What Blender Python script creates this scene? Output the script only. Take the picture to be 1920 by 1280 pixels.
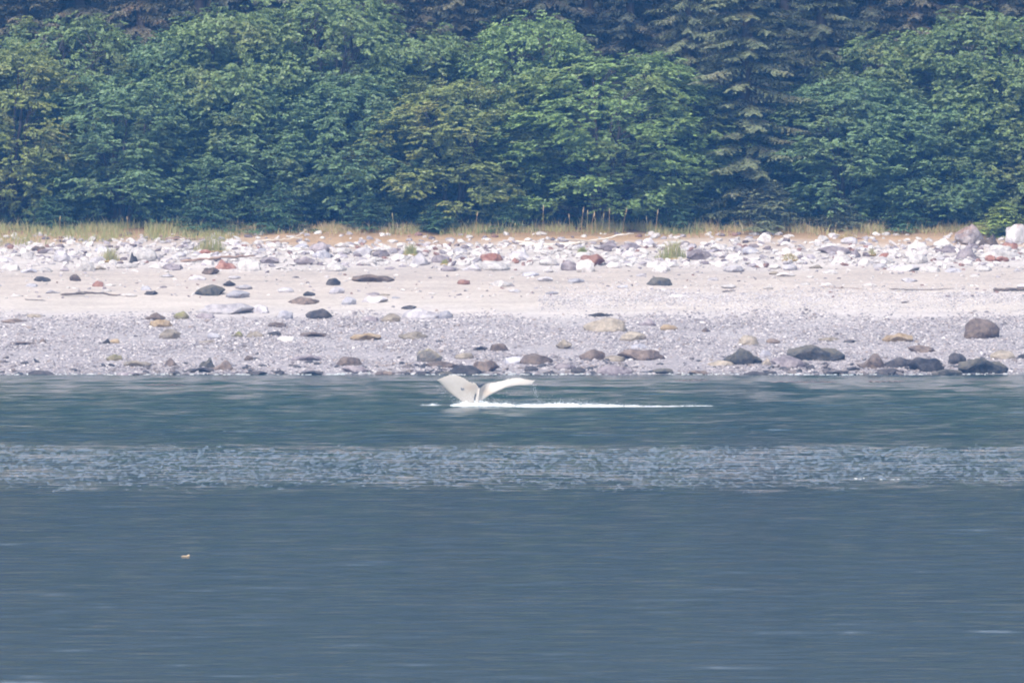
import bpy, bmesh, math
import numpy as np
from mathutils import noise as mnoise, Vector

for o in list(bpy.data.objects):
    bpy.data.objects.remove(o)
SC = bpy.context.scene
COL = SC.collection

# ------------------------------------------------------------------ camera, sky, sun, exposure
CAM_H = 10.0            # eye height over the water, on a boat
FPX = 32300.0           # focal length in pixels of the 1920 wide photograph
ROW_H = 195.0           # row of eye level
cam = bpy.data.cameras.new('camera')
cam.sensor_width = 36.0
cam.lens = FPX * 36.0 / 1920.0
cam.clip_start = 1.0
cam.clip_end = 6000.0
camo = bpy.data.objects.new('camera', cam)
camo.location = (0, 0, CAM_H)
camo.rotation_euler = (math.pi / 2 - math.atan((640 - ROW_H) / FPX), 0, 0)
COL.objects.link(camo)
SC.camera = camo

SUN_EL, SUN_AZ = 47.0, 206.0      # azimuth clockwise from +Y: behind the boat, a little to its left
world = bpy.data.worlds.new('World')
SC.world = world
world.use_nodes = True
wn = world.node_tree
wn.nodes.clear()
wo = wn.nodes.new('ShaderNodeOutputWorld')
bg = wn.nodes.new('ShaderNodeBackground')
sky = wn.nodes.new('ShaderNodeTexSky')
sky.sky_type = 'NISHITA'
sky.sun_disc = False
sky.sun_elevation = math.radians(SUN_EL)
sky.sun_rotation = math.radians(SUN_AZ)
sky.air_density = 1.0
sky.dust_density = 5.0
bg.inputs['Strength'].default_value = 0.13
thin = wn.nodes.new('ShaderNodeHueSaturation')      # thin high cloud greys the whole sky evenly
thin.inputs['Saturation'].default_value = 0.28
thin.inputs['Value'].default_value = 2.3
wn.links.new(sky.outputs[0], thin.inputs['Color'])
wn.links.new(thin.outputs[0], bg.inputs[0])
wn.links.new(bg.outputs[0], wo.inputs[0])

sun = bpy.data.lights.new('sun', 'SUN')
sun.energy = 1.4
sun.angle = math.radians(10.0)
sun.color = (1.0, 0.91, 0.80)
suno = bpy.data.objects.new('sun', sun)
a = math.radians(SUN_AZ); e = math.radians(SUN_EL)
to_sun = Vector((math.sin(a) * math.cos(e), math.cos(a) * math.cos(e), math.sin(e)))
suno.rotation_euler = to_sun.to_track_quat('Z', 'Y').to_euler()
suno.location = (0, 500, 200)
COL.objects.link(suno)

SC.view_settings.view_transform = 'Standard'
SC.view_settings.look = 'None'
SC.view_settings.gamma = 1.0
SC.view_settings.exposure = 0.24
SC.render.engine = 'CYCLES'
cy = SC.cycles
cy.use_denoising = True
cy.filter_width = 1.9          # long lens through warm air: slightly soft
cy.max_bounces = 5
cy.diffuse_bounces = 2
cy.glossy_bounces = 2
cy.transmission_bounces = 3
cy.transparent_max_bounces = 4
cy.volume_bounces = 0
cy.caustics_reflective = False
cy.caustics_refractive = False
cy.sample_clamp_indirect = 4.0

HAZE_DENSITY = 0.00022
HAZE_COLOR = (0.12, 0.40, 1.0)

# ------------------------------------------------------------------ helpers
def px2x(px, Y):
    return (px - 960.0) / FPX * Y

def row2z(row, Y):
    return CAM_H - (row - ROW_H) / FPX * Y

# beach profile: distance from the boat and height over the water
_PY = np.array([300, 560, 600, 625, 637, 653, 662, 667, 673, 676, 690, 700, 760, 900, 1300, 2200], float)
_PZ = np.array([-14, -7, -3.2, -1.0, 0.0, 1.81, 2.93, 3.70, 4.69, 5.08, 5.65, 6.4, 27, 86, 195, 235], float)  # unseen hill at the far end: heights set by how much sky the water mirrors
_fy = np.arange(300, 2200, 0.25)
_fz = np.interp(_fy, _PY, _PZ)
_k = np.ones(9) / 9
_fz2 = np.convolve(np.pad(_fz, 4, mode='edge'), _k, mode='valid')
def ground_z(Y):
    return np.interp(Y, _fy, _fz2)
_sel = (_fy > 620) & (_fy < 677)
_rows = ROW_H + FPX * (CAM_H - _fz2[_sel]) / _fy[_sel]
def row2Y(row):
    return float(np.interp(-row, -_rows, _fy[_sel]))

def nz(x, y, z=0.0):
    return mnoise.noise(Vector((x, y, z)))

def new_mesh(name, verts, faces, smooth=False, tint=None, col=None, mats=None, fmat=None):
    """verts (N,3); faces (M,k) int array or list of such arrays."""
    if not isinstance(faces, (list, tuple)):
        faces = [faces]
    faces = [np.asarray(f, dtype=np.int32) for f in faces if len(f)]
    me = bpy.data.meshes.new(name)
    verts = np.asarray(verts, dtype=np.float32)
    me.vertices.add(len(verts))
    me.vertices.foreach_set('co', verts.ravel())
    nl = sum(f.size for f in faces)
    npoly = sum(len(f) for f in faces)
    me.loops.add(nl)
    me.polygons.add(npoly)
    me.loops.foreach_set('vertex_index', np.concatenate([f.ravel() for f in faces]))
    tot = np.concatenate([np.full(len(f), f.shape[1], dtype=np.int32) for f in faces])
    st = np.concatenate([[0], np.cumsum(tot)[:-1]]).astype(np.int32)
    me.polygons.foreach_set('loop_start', st)
    if fmat is not None:
        me.polygons.foreach_set('material_index', np.asarray(fmat, dtype=np.int32))
    me.update(calc_edges=True)
    me.validate()
    me.polygons.foreach_set('use_smooth', np.full(len(me.polygons), bool(smooth)))
    if tint is not None:
        at = me.attributes.new('tint', 'FLOAT', 'POINT')
        at.data.foreach_set('value', np.asarray(tint, dtype=np.float32))
    if col is not None:
        at = me.attributes.new('shade', 'FLOAT_COLOR', 'POINT')
        c4 = np.ones((len(verts), 4), np.float32)
        c4[:, :3] = col
        at.data.foreach_set('color', c4.ravel())
    for m in (mats or []):
        me.materials.append(m)
    return me

def link(name, me, parent=None, loc=(0, 0, 0)):
    o = bpy.data.objects.new(name, me)
    o.location = loc
    COL.objects.link(o)
    if parent is not None:
        o.parent = parent
    return o

def tag(o, label=None, cat=None, group=None, kind=None):
    if label: o['label'] = label
    if cat: o['category'] = cat
    if group: o['group'] = group
    if kind: o['kind'] = kind
    return o

def empty(name, loc):
    o = bpy.data.objects.new(name, None)
    o.location = loc
    o.empty_display_size = 0.3
    COL.objects.link(o)
    return o

def tube(path, radii, sides=5):
    """open tube round a polyline: verts, quad faces"""
    path = np.asarray(path, float); n = len(path)
    d = np.gradient(path, axis=0)
    d /= np.linalg.norm(d, axis=1)[:, None] + 1e-9
    ref = np.where(np.abs(d[:, 2:3]) > 0.9, np.array([[1., 0, 0]]), np.array([[0., 0, 1]]))
    s = np.cross(d, ref); s /= np.linalg.norm(s, axis=1)[:, None] + 1e-9
    t = np.cross(d, s)
    ang = np.arange(sides) / sides * 2 * math.pi
    r = np.asarray(radii, float)[:, None, None]
    V = path[:, None, :] + r * (np.cos(ang)[None, :, None] * s[:, None, :] + np.sin(ang)[None, :, None] * t[:, None, :])
    idx = np.arange(n * sides).reshape(n, sides)
    F = np.stack([idx[:-1], np.roll(idx[:-1], -1, 1), np.roll(idx[1:], -1, 1), idx[1:]], -1).reshape(-1, 4)
    return V.reshape(-1, 3), F

class Acc:
    """collects pieces of one mesh"""
    def __init__(s): s.v = []; s.f = {}; s.t = []; s.n = 0
    def add(s, v, f, t=0.5):
        v = np.asarray(v); f = np.asarray(f)
        s.f.setdefault(f.shape[1], []).append(f + s.n)
        s.v.append(v); s.t.append(np.full(len(v), t) if np.isscalar(t) else np.asarray(t)); s.n += len(v)
    def mesh(s, name, smooth=False, mats=None):
        return new_mesh(name, np.concatenate(s.v), [np.concatenate(x) for x in s.f.values()], smooth, tint=np.concatenate(s.t), mats=mats)

def unit(v):
    return v / (np.linalg.norm(v, axis=-1, keepdims=True) + 1e-9)

def leaf_quads(C, D, N, hl, hw):
    """diamond leaves: centre, axis, normal, half length and half width arrays"""
    D = unit(D); S = unit(np.cross(N, D))
    hl = np.asarray(hl).reshape(-1, 1); hw = np.asarray(hw).reshape(-1, 1)
    Nn = np.cross(D, S)
    v = np.stack([C - D * hl, C + S * hw - D * hl * 0.15, C + D * hl - Nn * hl * 0.15, C - S * hw - D * hl * 0.15], 1)
    n = len(C)
    return v.reshape(-1, 3), np.arange(n * 4).reshape(n, 4)

# ------------------------------------------------------------------ materials
def mat(name):
    m = bpy.data.materials.new(name)
    m.use_nodes = True
    nt = m.node_tree
    nt.nodes.clear()
    out = nt.nodes.new('ShaderNodeOutputMaterial')
    return m, nt, out

def N(nt, typ, **kw):
    n = nt.nodes.new(typ)
    for k, v in kw.items():
        if k in ('inp',):
            for kk, vv in v.items():
                n.inputs[kk].default_value = vv
        else:
            setattr(n, k, v)
    return n

def ramp(nt, stops, interp='LINEAR'):
    r = nt.nodes.new('ShaderNodeValToRGB')
    r.color_ramp.interpolation = interp
    el = r.color_ramp.elements
    el[0].position, el[0].color = stops[0][0], (*stops[0][1], 1)
    el[1].position, el[1].color = stops[-1][0], (*stops[-1][1], 1)
    for p, c in stops[1:-1]:
        x = el.new(p); x.color = (*c, 1)
    return r

def math_node(nt, op, a, b=None, c=None):
    n = nt.nodes.new('ShaderNodeMath'); n.operation = op
    for i, v in enumerate((a, b, c)):
        if v is None: continue
        if isinstance(v, (int, float)): n.inputs[i].default_value = v
        else: nt.links.new(v, n.inputs[i])
    return n.outputs[0]

def mix_rgb(nt, fac, a, b, blend='MIX'):
    n = nt.nodes.new('ShaderNodeMix'); n.data_type = 'RGBA'; n.blend_type = blend
    for s, v in ((n.inputs[0], fac), (n.inputs[6], a), (n.inputs[7], b)):
        if isinstance(v, (int, float)): s.default_value = v
        elif isinstance(v, tuple): s.default_value = (*v, 1)
        else: nt.links.new(v, s)
    return n.outputs[2]

def foliage_mat(name, dark, light, odd, odd_amt=0.25, trans=0.32, patch=0.45):
    m, nt, out = mat(name)
    t = N(nt, 'ShaderNodeAttribute', attribute_name='tint')
    r = ramp(nt, [(0.0, dark), (0.75, light), (1.0, tuple(min(1, c * 1.25) for c in light))])
    nt.links.new(t.outputs['Fac'], r.inputs[0])
    tc = N(nt, 'ShaderNodeNewGeometry')
    no = N(nt, 'ShaderNodeTexNoise', inp={'Scale': patch, 'Detail': 3.0})
    nt.links.new(tc.outputs['Position'], no.inputs['Vector'])
    f = math_node(nt, 'MULTIPLY', math_node(nt, 'SMOOTH_MIN', 1.0, math_node(nt, 'MAXIMUM', 0.0, math_node(nt, 'MULTIPLY_ADD', no.outputs[0], 5.0, -2.6)), 0.1), odd_amt)
    c = mix_rgb(nt, f, r.outputs[0], odd)
    d = N(nt, 'ShaderNodeBsdfDiffuse'); tr = N(nt, 'ShaderNodeBsdfTranslucent')
    nt.links.new(c, d.inputs[0]); nt.links.new(c, tr.inputs[0])
    g = N(nt, 'ShaderNodeBsdfGlossy', inp={'Roughness': 0.45, 'Color': (0.8, 0.85, 0.9, 1)})
    mx = N(nt, 'ShaderNodeMixShader', inp={0: trans})
    nt.links.new(d.outputs[0], mx.inputs[1]); nt.links.new(tr.outputs[0], mx.inputs[2])
    mg = N(nt, 'ShaderNodeMixShader', inp={0: 0.035})
    nt.links.new(mx.outputs[0], mg.inputs[1]); nt.links.new(g.outputs[0], mg.inputs[2])
    nt.links.new(mg.outputs[0], out.inputs[0])
    return m

def rock_mat(name, base, alt, top=None, scale=3.0, rough=0.85, spec=0.3):
    m, nt, out = mat(name)
    tc = N(nt, 'ShaderNodeNewGeometry')
    oi = N(nt, 'ShaderNodeObjectInfo')
    no = N(nt, 'ShaderNodeTexNoise', inp={'Scale': scale, 'Detail': 6.0, 'Roughness': 0.65})
    nt.links.new(tc.outputs['Position'], no.inputs['Vector'])
    r = ramp(nt, [(0.40, base), (0.62, alt)])
    nt.links.new(no.outputs[0], r.inputs[0])
    c = r.outputs[0]
    hs = N(nt, 'ShaderNodeHueSaturation')
    nt.links.new(math_node(nt, 'MULTIPLY_ADD', oi.outputs['Random'], 0.45, 0.78), hs.inputs['Value'])
    nt.links.new(c, hs.inputs['Color']); c = hs.outputs[0]
    if top:
        sx = N(nt, 'ShaderNodeSeparateXYZ'); nt.links.new(tc.outputs['Normal'], sx.inputs[0])
        n2 = N(nt, 'ShaderNodeTexNoise', inp={'Scale': 5.0, 'Detail': 4.0})
        nt.links.new(tc.outputs['Position'], n2.inputs['Vector'])
        f = math_node(nt, 'MULTIPLY_ADD', sx.outputs[2], 1.2, math_node(nt, 'MULTIPLY_ADD', n2.outputs[0], 2.5, -1.55))
        cl = N(nt, 'ShaderNodeClamp'); nt.links.new(f, cl.inputs[0])
        c = mix_rgb(nt, cl.outputs[0], c, top)
    b = N(nt, 'ShaderNodeBsdfPrincipled', inp={'Roughness': rough, 'Specular IOR Level': spec})
    nt.links.new(c, b.inputs['Base Color'])
    bn = N(nt, 'ShaderNodeTexNoise', inp={'Scale': 8.0, 'Detail': 6.0})
    nt.links.new(tc.outputs['Position'], bn.inputs['Vector'])
    bp = N(nt, 'ShaderNodeBump', inp={'Strength': 0.8, 'Distance': 0.09})
    nt.links.new(bn.outputs[0], bp.inputs['Height']); nt.links.new(bp.outputs[0], b.inputs['Normal'])
    nt.links.new(b.outputs[0], out.inputs[0])
    return m

def attr_mat(name, rough=0.85, spec=0.3, bump=0.0):
    m, nt, out = mat(name)
    t = N(nt, 'ShaderNodeAttribute', attribute_name='shade')
    b = N(nt, 'ShaderNodeBsdfPrincipled', inp={'Roughness': rough, 'Specular IOR Level': spec})
    nt.links.new(t.outputs['Color'], b.inputs['Base Color'])
    nt.links.new(b.outputs[0], out.inputs[0])
    return m

def plain_mat(name, a, b_, scale=4.0, rough=0.85, spec=0.3, stretch=(1, 1, 1)):
    m, nt, out = mat(name)
    tc = N(nt, 'ShaderNodeTexCoord')
    mp = N(nt, 'ShaderNodeMapping'); mp.inputs['Scale'].default_value = stretch
    nt.links.new(tc.outputs['Object'], mp.inputs[0])
    no = N(nt, 'ShaderNodeTexNoise', inp={'Scale': scale, 'Detail': 5.0})
    nt.links.new(mp.outputs[0], no.inputs['Vector'])
    r = ramp(nt, [(0.35, a), (0.65, b_)])
    nt.links.new(no.outputs[0], r.inputs[0])
    b = N(nt, 'ShaderNodeBsdfPrincipled', inp={'Roughness': rough, 'Specular IOR Level': spec})
    nt.links.new(r.outputs[0], b.inputs['Base Color'])
    nt.links.new(b.outputs[0], out.inputs[0])
    return m

ROCKM = {
    'dark':   rock_mat('rock_dark', (0.032, 0.029, 0.032), (0.085, 0.074, 0.072)),
    'slate':  rock_mat('rock_slate', (0.036, 0.036, 0.036), (0.10, 0.092, 0.086), top=(0.12, 0.105, 0.08)),
    'brown':  rock_mat('rock_brown', (0.085, 0.063, 0.056), (0.19, 0.145, 0.12)),
    'tan':    rock_mat('rock_tan', (0.19, 0.16, 0.125), (0.33, 0.28, 0.225)),
    'ochre':  rock_mat('rock_ochre', (0.22, 0.155, 0.09), (0.36, 0.28, 0.19)),
    'rust':   rock_mat('rock_rust', (0.20, 0.085, 0.06), (0.34, 0.20, 0.16)),
    'purple': rock_mat('rock_purple', (0.15, 0.125, 0.135), (0.29, 0.25, 0.26)),
    'grey':   rock_mat('rock_grey', (0.26, 0.25, 0.28), (0.42, 0.40, 0.42)),
    'pale':   rock_mat('rock_pale', (0.31, 0.285, 0.30), (0.47, 0.44, 0.45)),
    'white':  rock_mat('rock_white', (0.37, 0.34, 0.33), (0.58, 0.54, 0.52), scale=5.0),
    'lilac':  rock_mat('rock_lilac', (0.15, 0.125, 0.125), (0.34, 0.30, 0.30), top=(0.24, 0.15, 0.11)),
    'rusttop': rock_mat('rock_rust_top', (0.33, 0.31, 0.31), (0.6, 0.57, 0.57), top=(0.30, 0.19, 0.12)),
    'moss':   rock_mat('rock_moss', (0.13, 0.11, 0.07), (0.22, 0.19, 0.12), top=(0.17, 0.17, 0.05)),
    'lichen': rock_mat('rock_lichen', (0.09, 0.085, 0.085), (0.2, 0.17, 0.14), top=(0.36, 0.31, 0.17)),
}

# ------------------------------------------------------------------ water
def build_water():
    rs = np.random.RandomState(5)
    xf = np.arange(-23, 23.01, 0.30)
    xs = np.concatenate([[-700, -400, -200, -100, -60, -40, -30, -26], xf, [26, 30, 40, 60, 100, 200, 400, 700]])
    yf = np.arange(288, 642, 0.24)
    ys = np.concatenate([[-400, -200, 0, 100, 180, 230, 260, 275, 284], yf, [643, 650, 668]])
    X, Y = np.meshgrid(xs, ys)
    Z = np.zeros_like(X)
    for i in range(46):
        lam = 0.7 * (5.0 ** rs.rand())
        k = 2 * math.pi / lam
        th = rs.normal(0.12, 0.45)          # travel direction mostly along the line of sight
        kx, ky = k * math.sin(th), k * math.cos(th)
        amp = 0.0058 * lam ** 0.8
        Z += amp * np.sin(kx * X + ky * Y + rs.rand() * 6.28)
    # rough water far out, calmer near the beach and in smooth lanes
    f = np.interp(Y, [284, 300, 440, 452, 505, 516, 560, 625, 637, 643], [0, 0.17, 0.18, 0.13, 0.13, 0.26, 0.30, 0.28, 0.16, 0.0])
    f = f * np.clip((25.5 - np.abs(X)) / 3.0, 0, 1)
    Z *= f
    nyy, nxx = X.shape
    idx = np.arange(nyy * nxx).reshape(nyy, nxx)
    F = np.stack([idx[:-1, :-1], idx[:-1, 1:], idx[1:, 1:], idx[1:, :-1]], -1).reshape(-1, 4)
    m, nt, out = mat('sea_water')
    g = N(nt, 'ShaderNodeNewGeometry')
    sp = N(nt, 'ShaderNodeSeparateXYZ'); nt.links.new(g.outputs['Position'], sp.inputs[0])
    # gusts: where wind ruffles the surface
    mp = N(nt, 'ShaderNodeMapping'); mp.inputs['Scale'].default_value = (0.12, 0.045, 1)
    nt.links.new(g.outputs['Position'], mp.inputs[0])
    gn = N(nt, 'ShaderNodeTexNoise', inp={'Scale': 1.0, 'Detail': 4.0})
    nt.links.new(mp.outputs[0], gn.inputs['Vector'])
    yy = math_node(nt, 'ADD', sp.outputs[1], math_node(nt, 'MULTIPLY_ADD', gn.outputs[0], 26.0, -13.0))
    mpe = N(nt, 'ShaderNodeMapping'); mpe.inputs['Scale'].default_value = (0.9, 0.16, 1)
    nt.links.new(g.outputs['Position'], mpe.inputs[0])
    ge = N(nt, 'ShaderNodeTexNoise', inp={'Scale': 1.0, 'Detail': 3.0}); nt.links.new(mpe.outputs[0], ge.inputs['Vector'])
    yy = math_node(nt, 'ADD', yy, math_node(nt, 'MULTIPLY_ADD', ge.outputs[0], 24.0, -12.0))
    yn = N(nt, 'ShaderNodeMapRange', inp={'From Min': 280.0, 'From Max': 640.0}); nt.links.new(yy, yn.inputs[0])
    def p(y): return (y - 280.0) / 360.0
    gust = ramp(nt, [(0, (.05,) * 3), (p(438), (.05,) * 3), (p(444), (.20,) * 3), (p(451), (.70,) * 3), (p(460), (.95,) * 3), (p(478), (1.,) * 3), (p(499), (1.,) * 3),
                     (p(512), (.15,) * 3), (p(518), (.06,) * 3), (p(524), (.45,) * 3), (p(534), (.40,) * 3), (p(545), (.06,) * 3), (p(575), (.06,) * 3),
                     (p(590), (.32,) * 3), (p(614), (.32,) * 3), (p(626), (.07,) * 3), (1, (.05,) * 3)])
    nt.links.new(yn.outputs[0], gust.inputs[0])
    # ripple slopes
    n1 = N(nt, 'ShaderNodeTexNoise', inp={'Scale': 1.0, 'Detail': 2.0, 'Roughness': 0.6})
    mp1 = N(nt, 'ShaderNodeMapping'); mp1.inputs['Scale'].default_value = (8.0, 1.2, 1)
    nt.links.new(g.outputs['Position'], mp1.inputs[0])
    n2 = N(nt, 'ShaderNodeTexNoise', inp={'Scale': 1.3, 'Detail': 2.0, 'Roughness': 0.5})
    nt.links.new(mp1.outputs[0], n1.inputs['Vector'])
    mp2 = N(nt, 'ShaderNodeMapping'); mp2.inputs['Scale'].default_value = (1.0, 0.55, 1)
    nt.links.new(g.outputs['Position'], mp2.inputs[0]); nt.links.new(mp2.outputs[0], n2.inputs['Vector'])
    def vec(op, a, b=None, s=None):
        n = N(nt, 'ShaderNodeVectorMath', operation=op)
        for i, v in enumerate((a, b)):
            if v is None: continue
            if isinstance(v, tuple): n.inputs[i].default_value = v
            else: nt.links.new(v, n.inputs[i])
        if s is not None:
            if isinstance(s, (int, float)): n.inputs['Scale'].default_value = s
            else: nt.links.new(s, n.inputs['Scale'])
        return n.outputs[0]
    # short steep wavelets leaning towards the open inlet, many where the wind blows, few elsewhere
    s1 = N(nt, 'ShaderNodeSeparateXYZ'); nt.links.new(n1.outputs['Color'], s1.inputs[0])
    thr = math_node(nt, 'MULTIPLY_ADD', gust.outputs[0], -0.26, 0.78)
    ly = math_node(nt, 'MULTIPLY', math_node(nt, 'MINIMUM', math_node(nt, 'MAXIMUM', math_node(nt, 'SUBTRACT', s1.outputs[1], thr), 0.0), 0.02), -7.2)
    lx = math_node(nt, 'MULTIPLY', math_node(nt, 'SUBTRACT', s1.outputs[0], 0.5), math_node(nt, 'MULTIPLY', gust.outputs[0], 0.5))
    cb = N(nt, 'ShaderNodeCombineXYZ'); nt.links.new(lx, cb.inputs[0]); nt.links.new(ly, cb.inputs[1])
    d2 = vec('MULTIPLY', vec('SUBTRACT', n2.outputs['Color'], (0.5, 0.5, 0.5)), (1, 1, 0))
    d = vec('ADD', cb.outputs[0], vec('SCALE', d2, s=0.125))
    nn = vec('NORMALIZE', vec('ADD', g.outputs['Normal'], d))
    b = N(nt, 'ShaderNodeBsdfPrincipled', inp={'Base Color': (0.024, 0.050, 0.056, 1), 'Roughness': 0.16, 'IOR': 1.33})
    nt.links.new(math_node(nt, 'MULTIPLY_ADD', gust.outputs[0], -0.06, 0.135), b.inputs['Roughness'])
    shal = N(nt, 'ShaderNodeMapRange', inp={'From Min': 470.0, 'From Max': 560.0}); nt.links.new(sp.outputs[1], shal.inputs[0])
    nt.links.new(mix_rgb(nt, shal.outputs[0], (0.012, 0.032, 0.038), (0.010, 0.046, 0.046)), b.inputs['Base Color'])     # greener over the shelving beach
    nt.links.new(nn, b.inputs['Normal'])
    nt.links.new(b.outputs[0], out.inputs[0])
    me = new_mesh('water', np.stack([X, Y, Z], -1).reshape(-1, 3), F, smooth=True, mats=[m])
    tag(link('water', me), 'blue-green sea water with a wind-ruffled band', kind='structure')
build_water()

# ------------------------------------------------------------------ ground: seabed, beach, forest floor and hill in one sheet
def build_ground():
    xf = np.arange(-26, 26.01, 0.4)
    xs = np.concatenate([[-650, -420, -260, -160, -100, -70, -50, -36], xf, [36, 50, 70, 100, 160, 260, 420, 650]])
    yf = np.arange(630, 692, 0.35)
    ys = np.concatenate([[300, 450, 560, 600, 620], yf, [694, 700, 712, 730, 760, 800, 860, 940, 1050, 1200, 1400]])
    X, Y = np.meshgrid(xs, ys)
    Z = ground_z(Y)
    B = np.array([nz(x * 0.25, y * 0.3, 3) * 0.09 + nz(x * 1.1, y * 1.1, 8) * 0.03 for x, y in zip(X.ravel(), Y.ravel())]).reshape(X.shape)
    on = np.interp(Y, [630, 640, 690, 720], [0.5, 0.6, 1.0, 1.0])
    Z = Z + B * on
    H = np.array([nz(x * 0.012, y * 0.012, 1) * 9 for x, y in zip(X.ravel(), Y.ravel())]).reshape(X.shape)
    Z = Z + H * np.interp(Y, [700, 900], [0, 1])
    nyy, nxx = X.shape
    idx = np.arange(nyy * nxx).reshape(nyy, nxx)
    F = np.stack([idx[:-1, :-1], idx[:-1, 1:], idx[1:, 1:], idx[1:, :-1]], -1).reshape(-1, 4)
    m, nt, out = mat('beach_ground')
    g = N(nt, 'ShaderNodeNewGeometry')
    sp = N(nt, 'ShaderNodeSeparateXYZ'); nt.links.new(g.outputs['Position'], sp.inputs[0])
    mp = N(nt, 'ShaderNodeMapping'); mp.inputs['Scale'].default_value = (0.22, 0.35, 1)
    nt.links.new(g.outputs['Position'], mp.inputs[0])
    n1 = N(nt, 'ShaderNodeTexNoise', inp={'Scale': 1.0, 'Detail': 5.0}); nt.links.new(mp.outputs[0], n1.inputs['Vector'])
    yy = math_node(nt, 'ADD', sp.outputs[1], math_node(nt, 'MULTIPLY_ADD', n1.outputs[0], 5.0, -2.5))
    yn = N(nt, 'ShaderNodeMapRange', inp={'From Min': 630.0, 'From Max': 690.0}); nt.links.new(yy, yn.inputs[0])
    def p(y): return (y - 630.0) / 60.0
    r = ramp(nt, [(0, (.10, .10, .11)), (p(636.4), (.16, .155, .16)), (p(638), (.275, .25, .255)), (p(651.5), (.305, .28, .28)), (p(654.5), (.42, .38, .365)),
                  (p(657), (.435, .385, .345)), (p(661), (.415, .36, .32)), (p(665), (.37, .32, .285)), (p(667.5), (.43, .39, .37)), (p(671), (.40, .355, .325)), (p(673.5), (.34, .23, .14)), (p(676), (.19, .12, .06)),
                  (p(679), (.035, .032, .02)), (1, (.028, .03, .018))])
    nt.links.new(yn.outputs[0], r.inputs[0])
    n2 = N(nt, 'ShaderNodeTexNoise', inp={'Scale': 6.0, 'Detail': 6.0, 'Roughness': 0.7}); nt.links.new(g.outputs['Position'], n2.inputs['Vector'])
    mp3 = N(nt, 'ShaderNodeMapping'); mp3.inputs['Scale'].default_value = (0.35, 1.3, 1)
    nt.links.new(g.outputs['Position'], mp3.inputs[0])
    n3 = N(nt, 'ShaderNodeTexNoise', inp={'Scale': 1.0, 'Detail': 4.0}); nt.links.new(mp3.outputs[0], n3.inputs['Vector'])
    v = math_node(nt, 'MULTIPLY', math_node(nt, 'MULTIPLY_ADD', n2.outputs[0], 0.9, 0.55), math_node(nt, 'MULTIPLY_ADD', n3.outputs[0], 0.6, 0.7))
    hs = N(nt, 'ShaderNodeHueSaturation'); nt.links.new(r.outputs[0], hs.inputs['Color']); nt.links.new(v, hs.inputs['Value'])
    b = N(nt, 'ShaderNodeBsdfPrincipled', inp={'Roughness': 0.95, 'Specular IOR Level': 0.2})
    nt.links.new(hs.outputs[0], b.inputs['Base Color'])
    bp = N(nt, 'ShaderNodeBump', inp={'Strength': 0.6, 'Distance': 0.05})
    nt.links.new(n2.outputs[0], bp.inputs['Height']); nt.links.new(bp.outputs[0], b.inputs['Normal'])
    nt.links.new(b.outputs[0], out.inputs[0])
    me = new_mesh('ground', np.stack([X, Y, Z], -1).reshape(-1, 3), F, smooth=True, mats=[m])
    tag(link('ground', me), 'gravel and sand beach rising to dark forest floor', kind='structure')
build_ground()

# ------------------------------------------------------------------ haze
def build_haze():
    m, nt, out = mat('sea_haze')
    v = N(nt, 'ShaderNodeVolumePrincipled', inp={'Color': (*HAZE_COLOR, 1), 'Density': HAZE_DENSITY, 'Anisotropy': 0.0})
    nt.links.new(v.outputs[0], out.inputs['Volume'])
    x0, x1, y0, y1, z0, z1 = -720, 720, -420, 1420, -16.5, 310
    V = [(x, y, z) for z in (z0, z1) for y in (y0, y1) for x in (x0, x1)]
    F = [(0, 2, 3, 1), (4, 5, 7, 6), (0, 1, 5, 4), (2, 6, 7, 3), (0, 4, 6, 2), (1, 3, 7, 5)]
    me = new_mesh('haze', V, np.array(F), mats=[m])
    tag(link('haze', me), 'thin blue sea haze over the whole inlet', kind='stuff')
build_haze()

# ------------------------------------------------------------------ rocks
def ico(sub):
    bm = bmesh.new(); bmesh.ops.create_icosphere(bm, subdivisions=sub, radius=1.0)
    v = np.array([x.co[:] for x in bm.verts]); f = np.array([[q.index for q in p.verts] for p in bm.faces]); bm.free()
    return v, f

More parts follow.
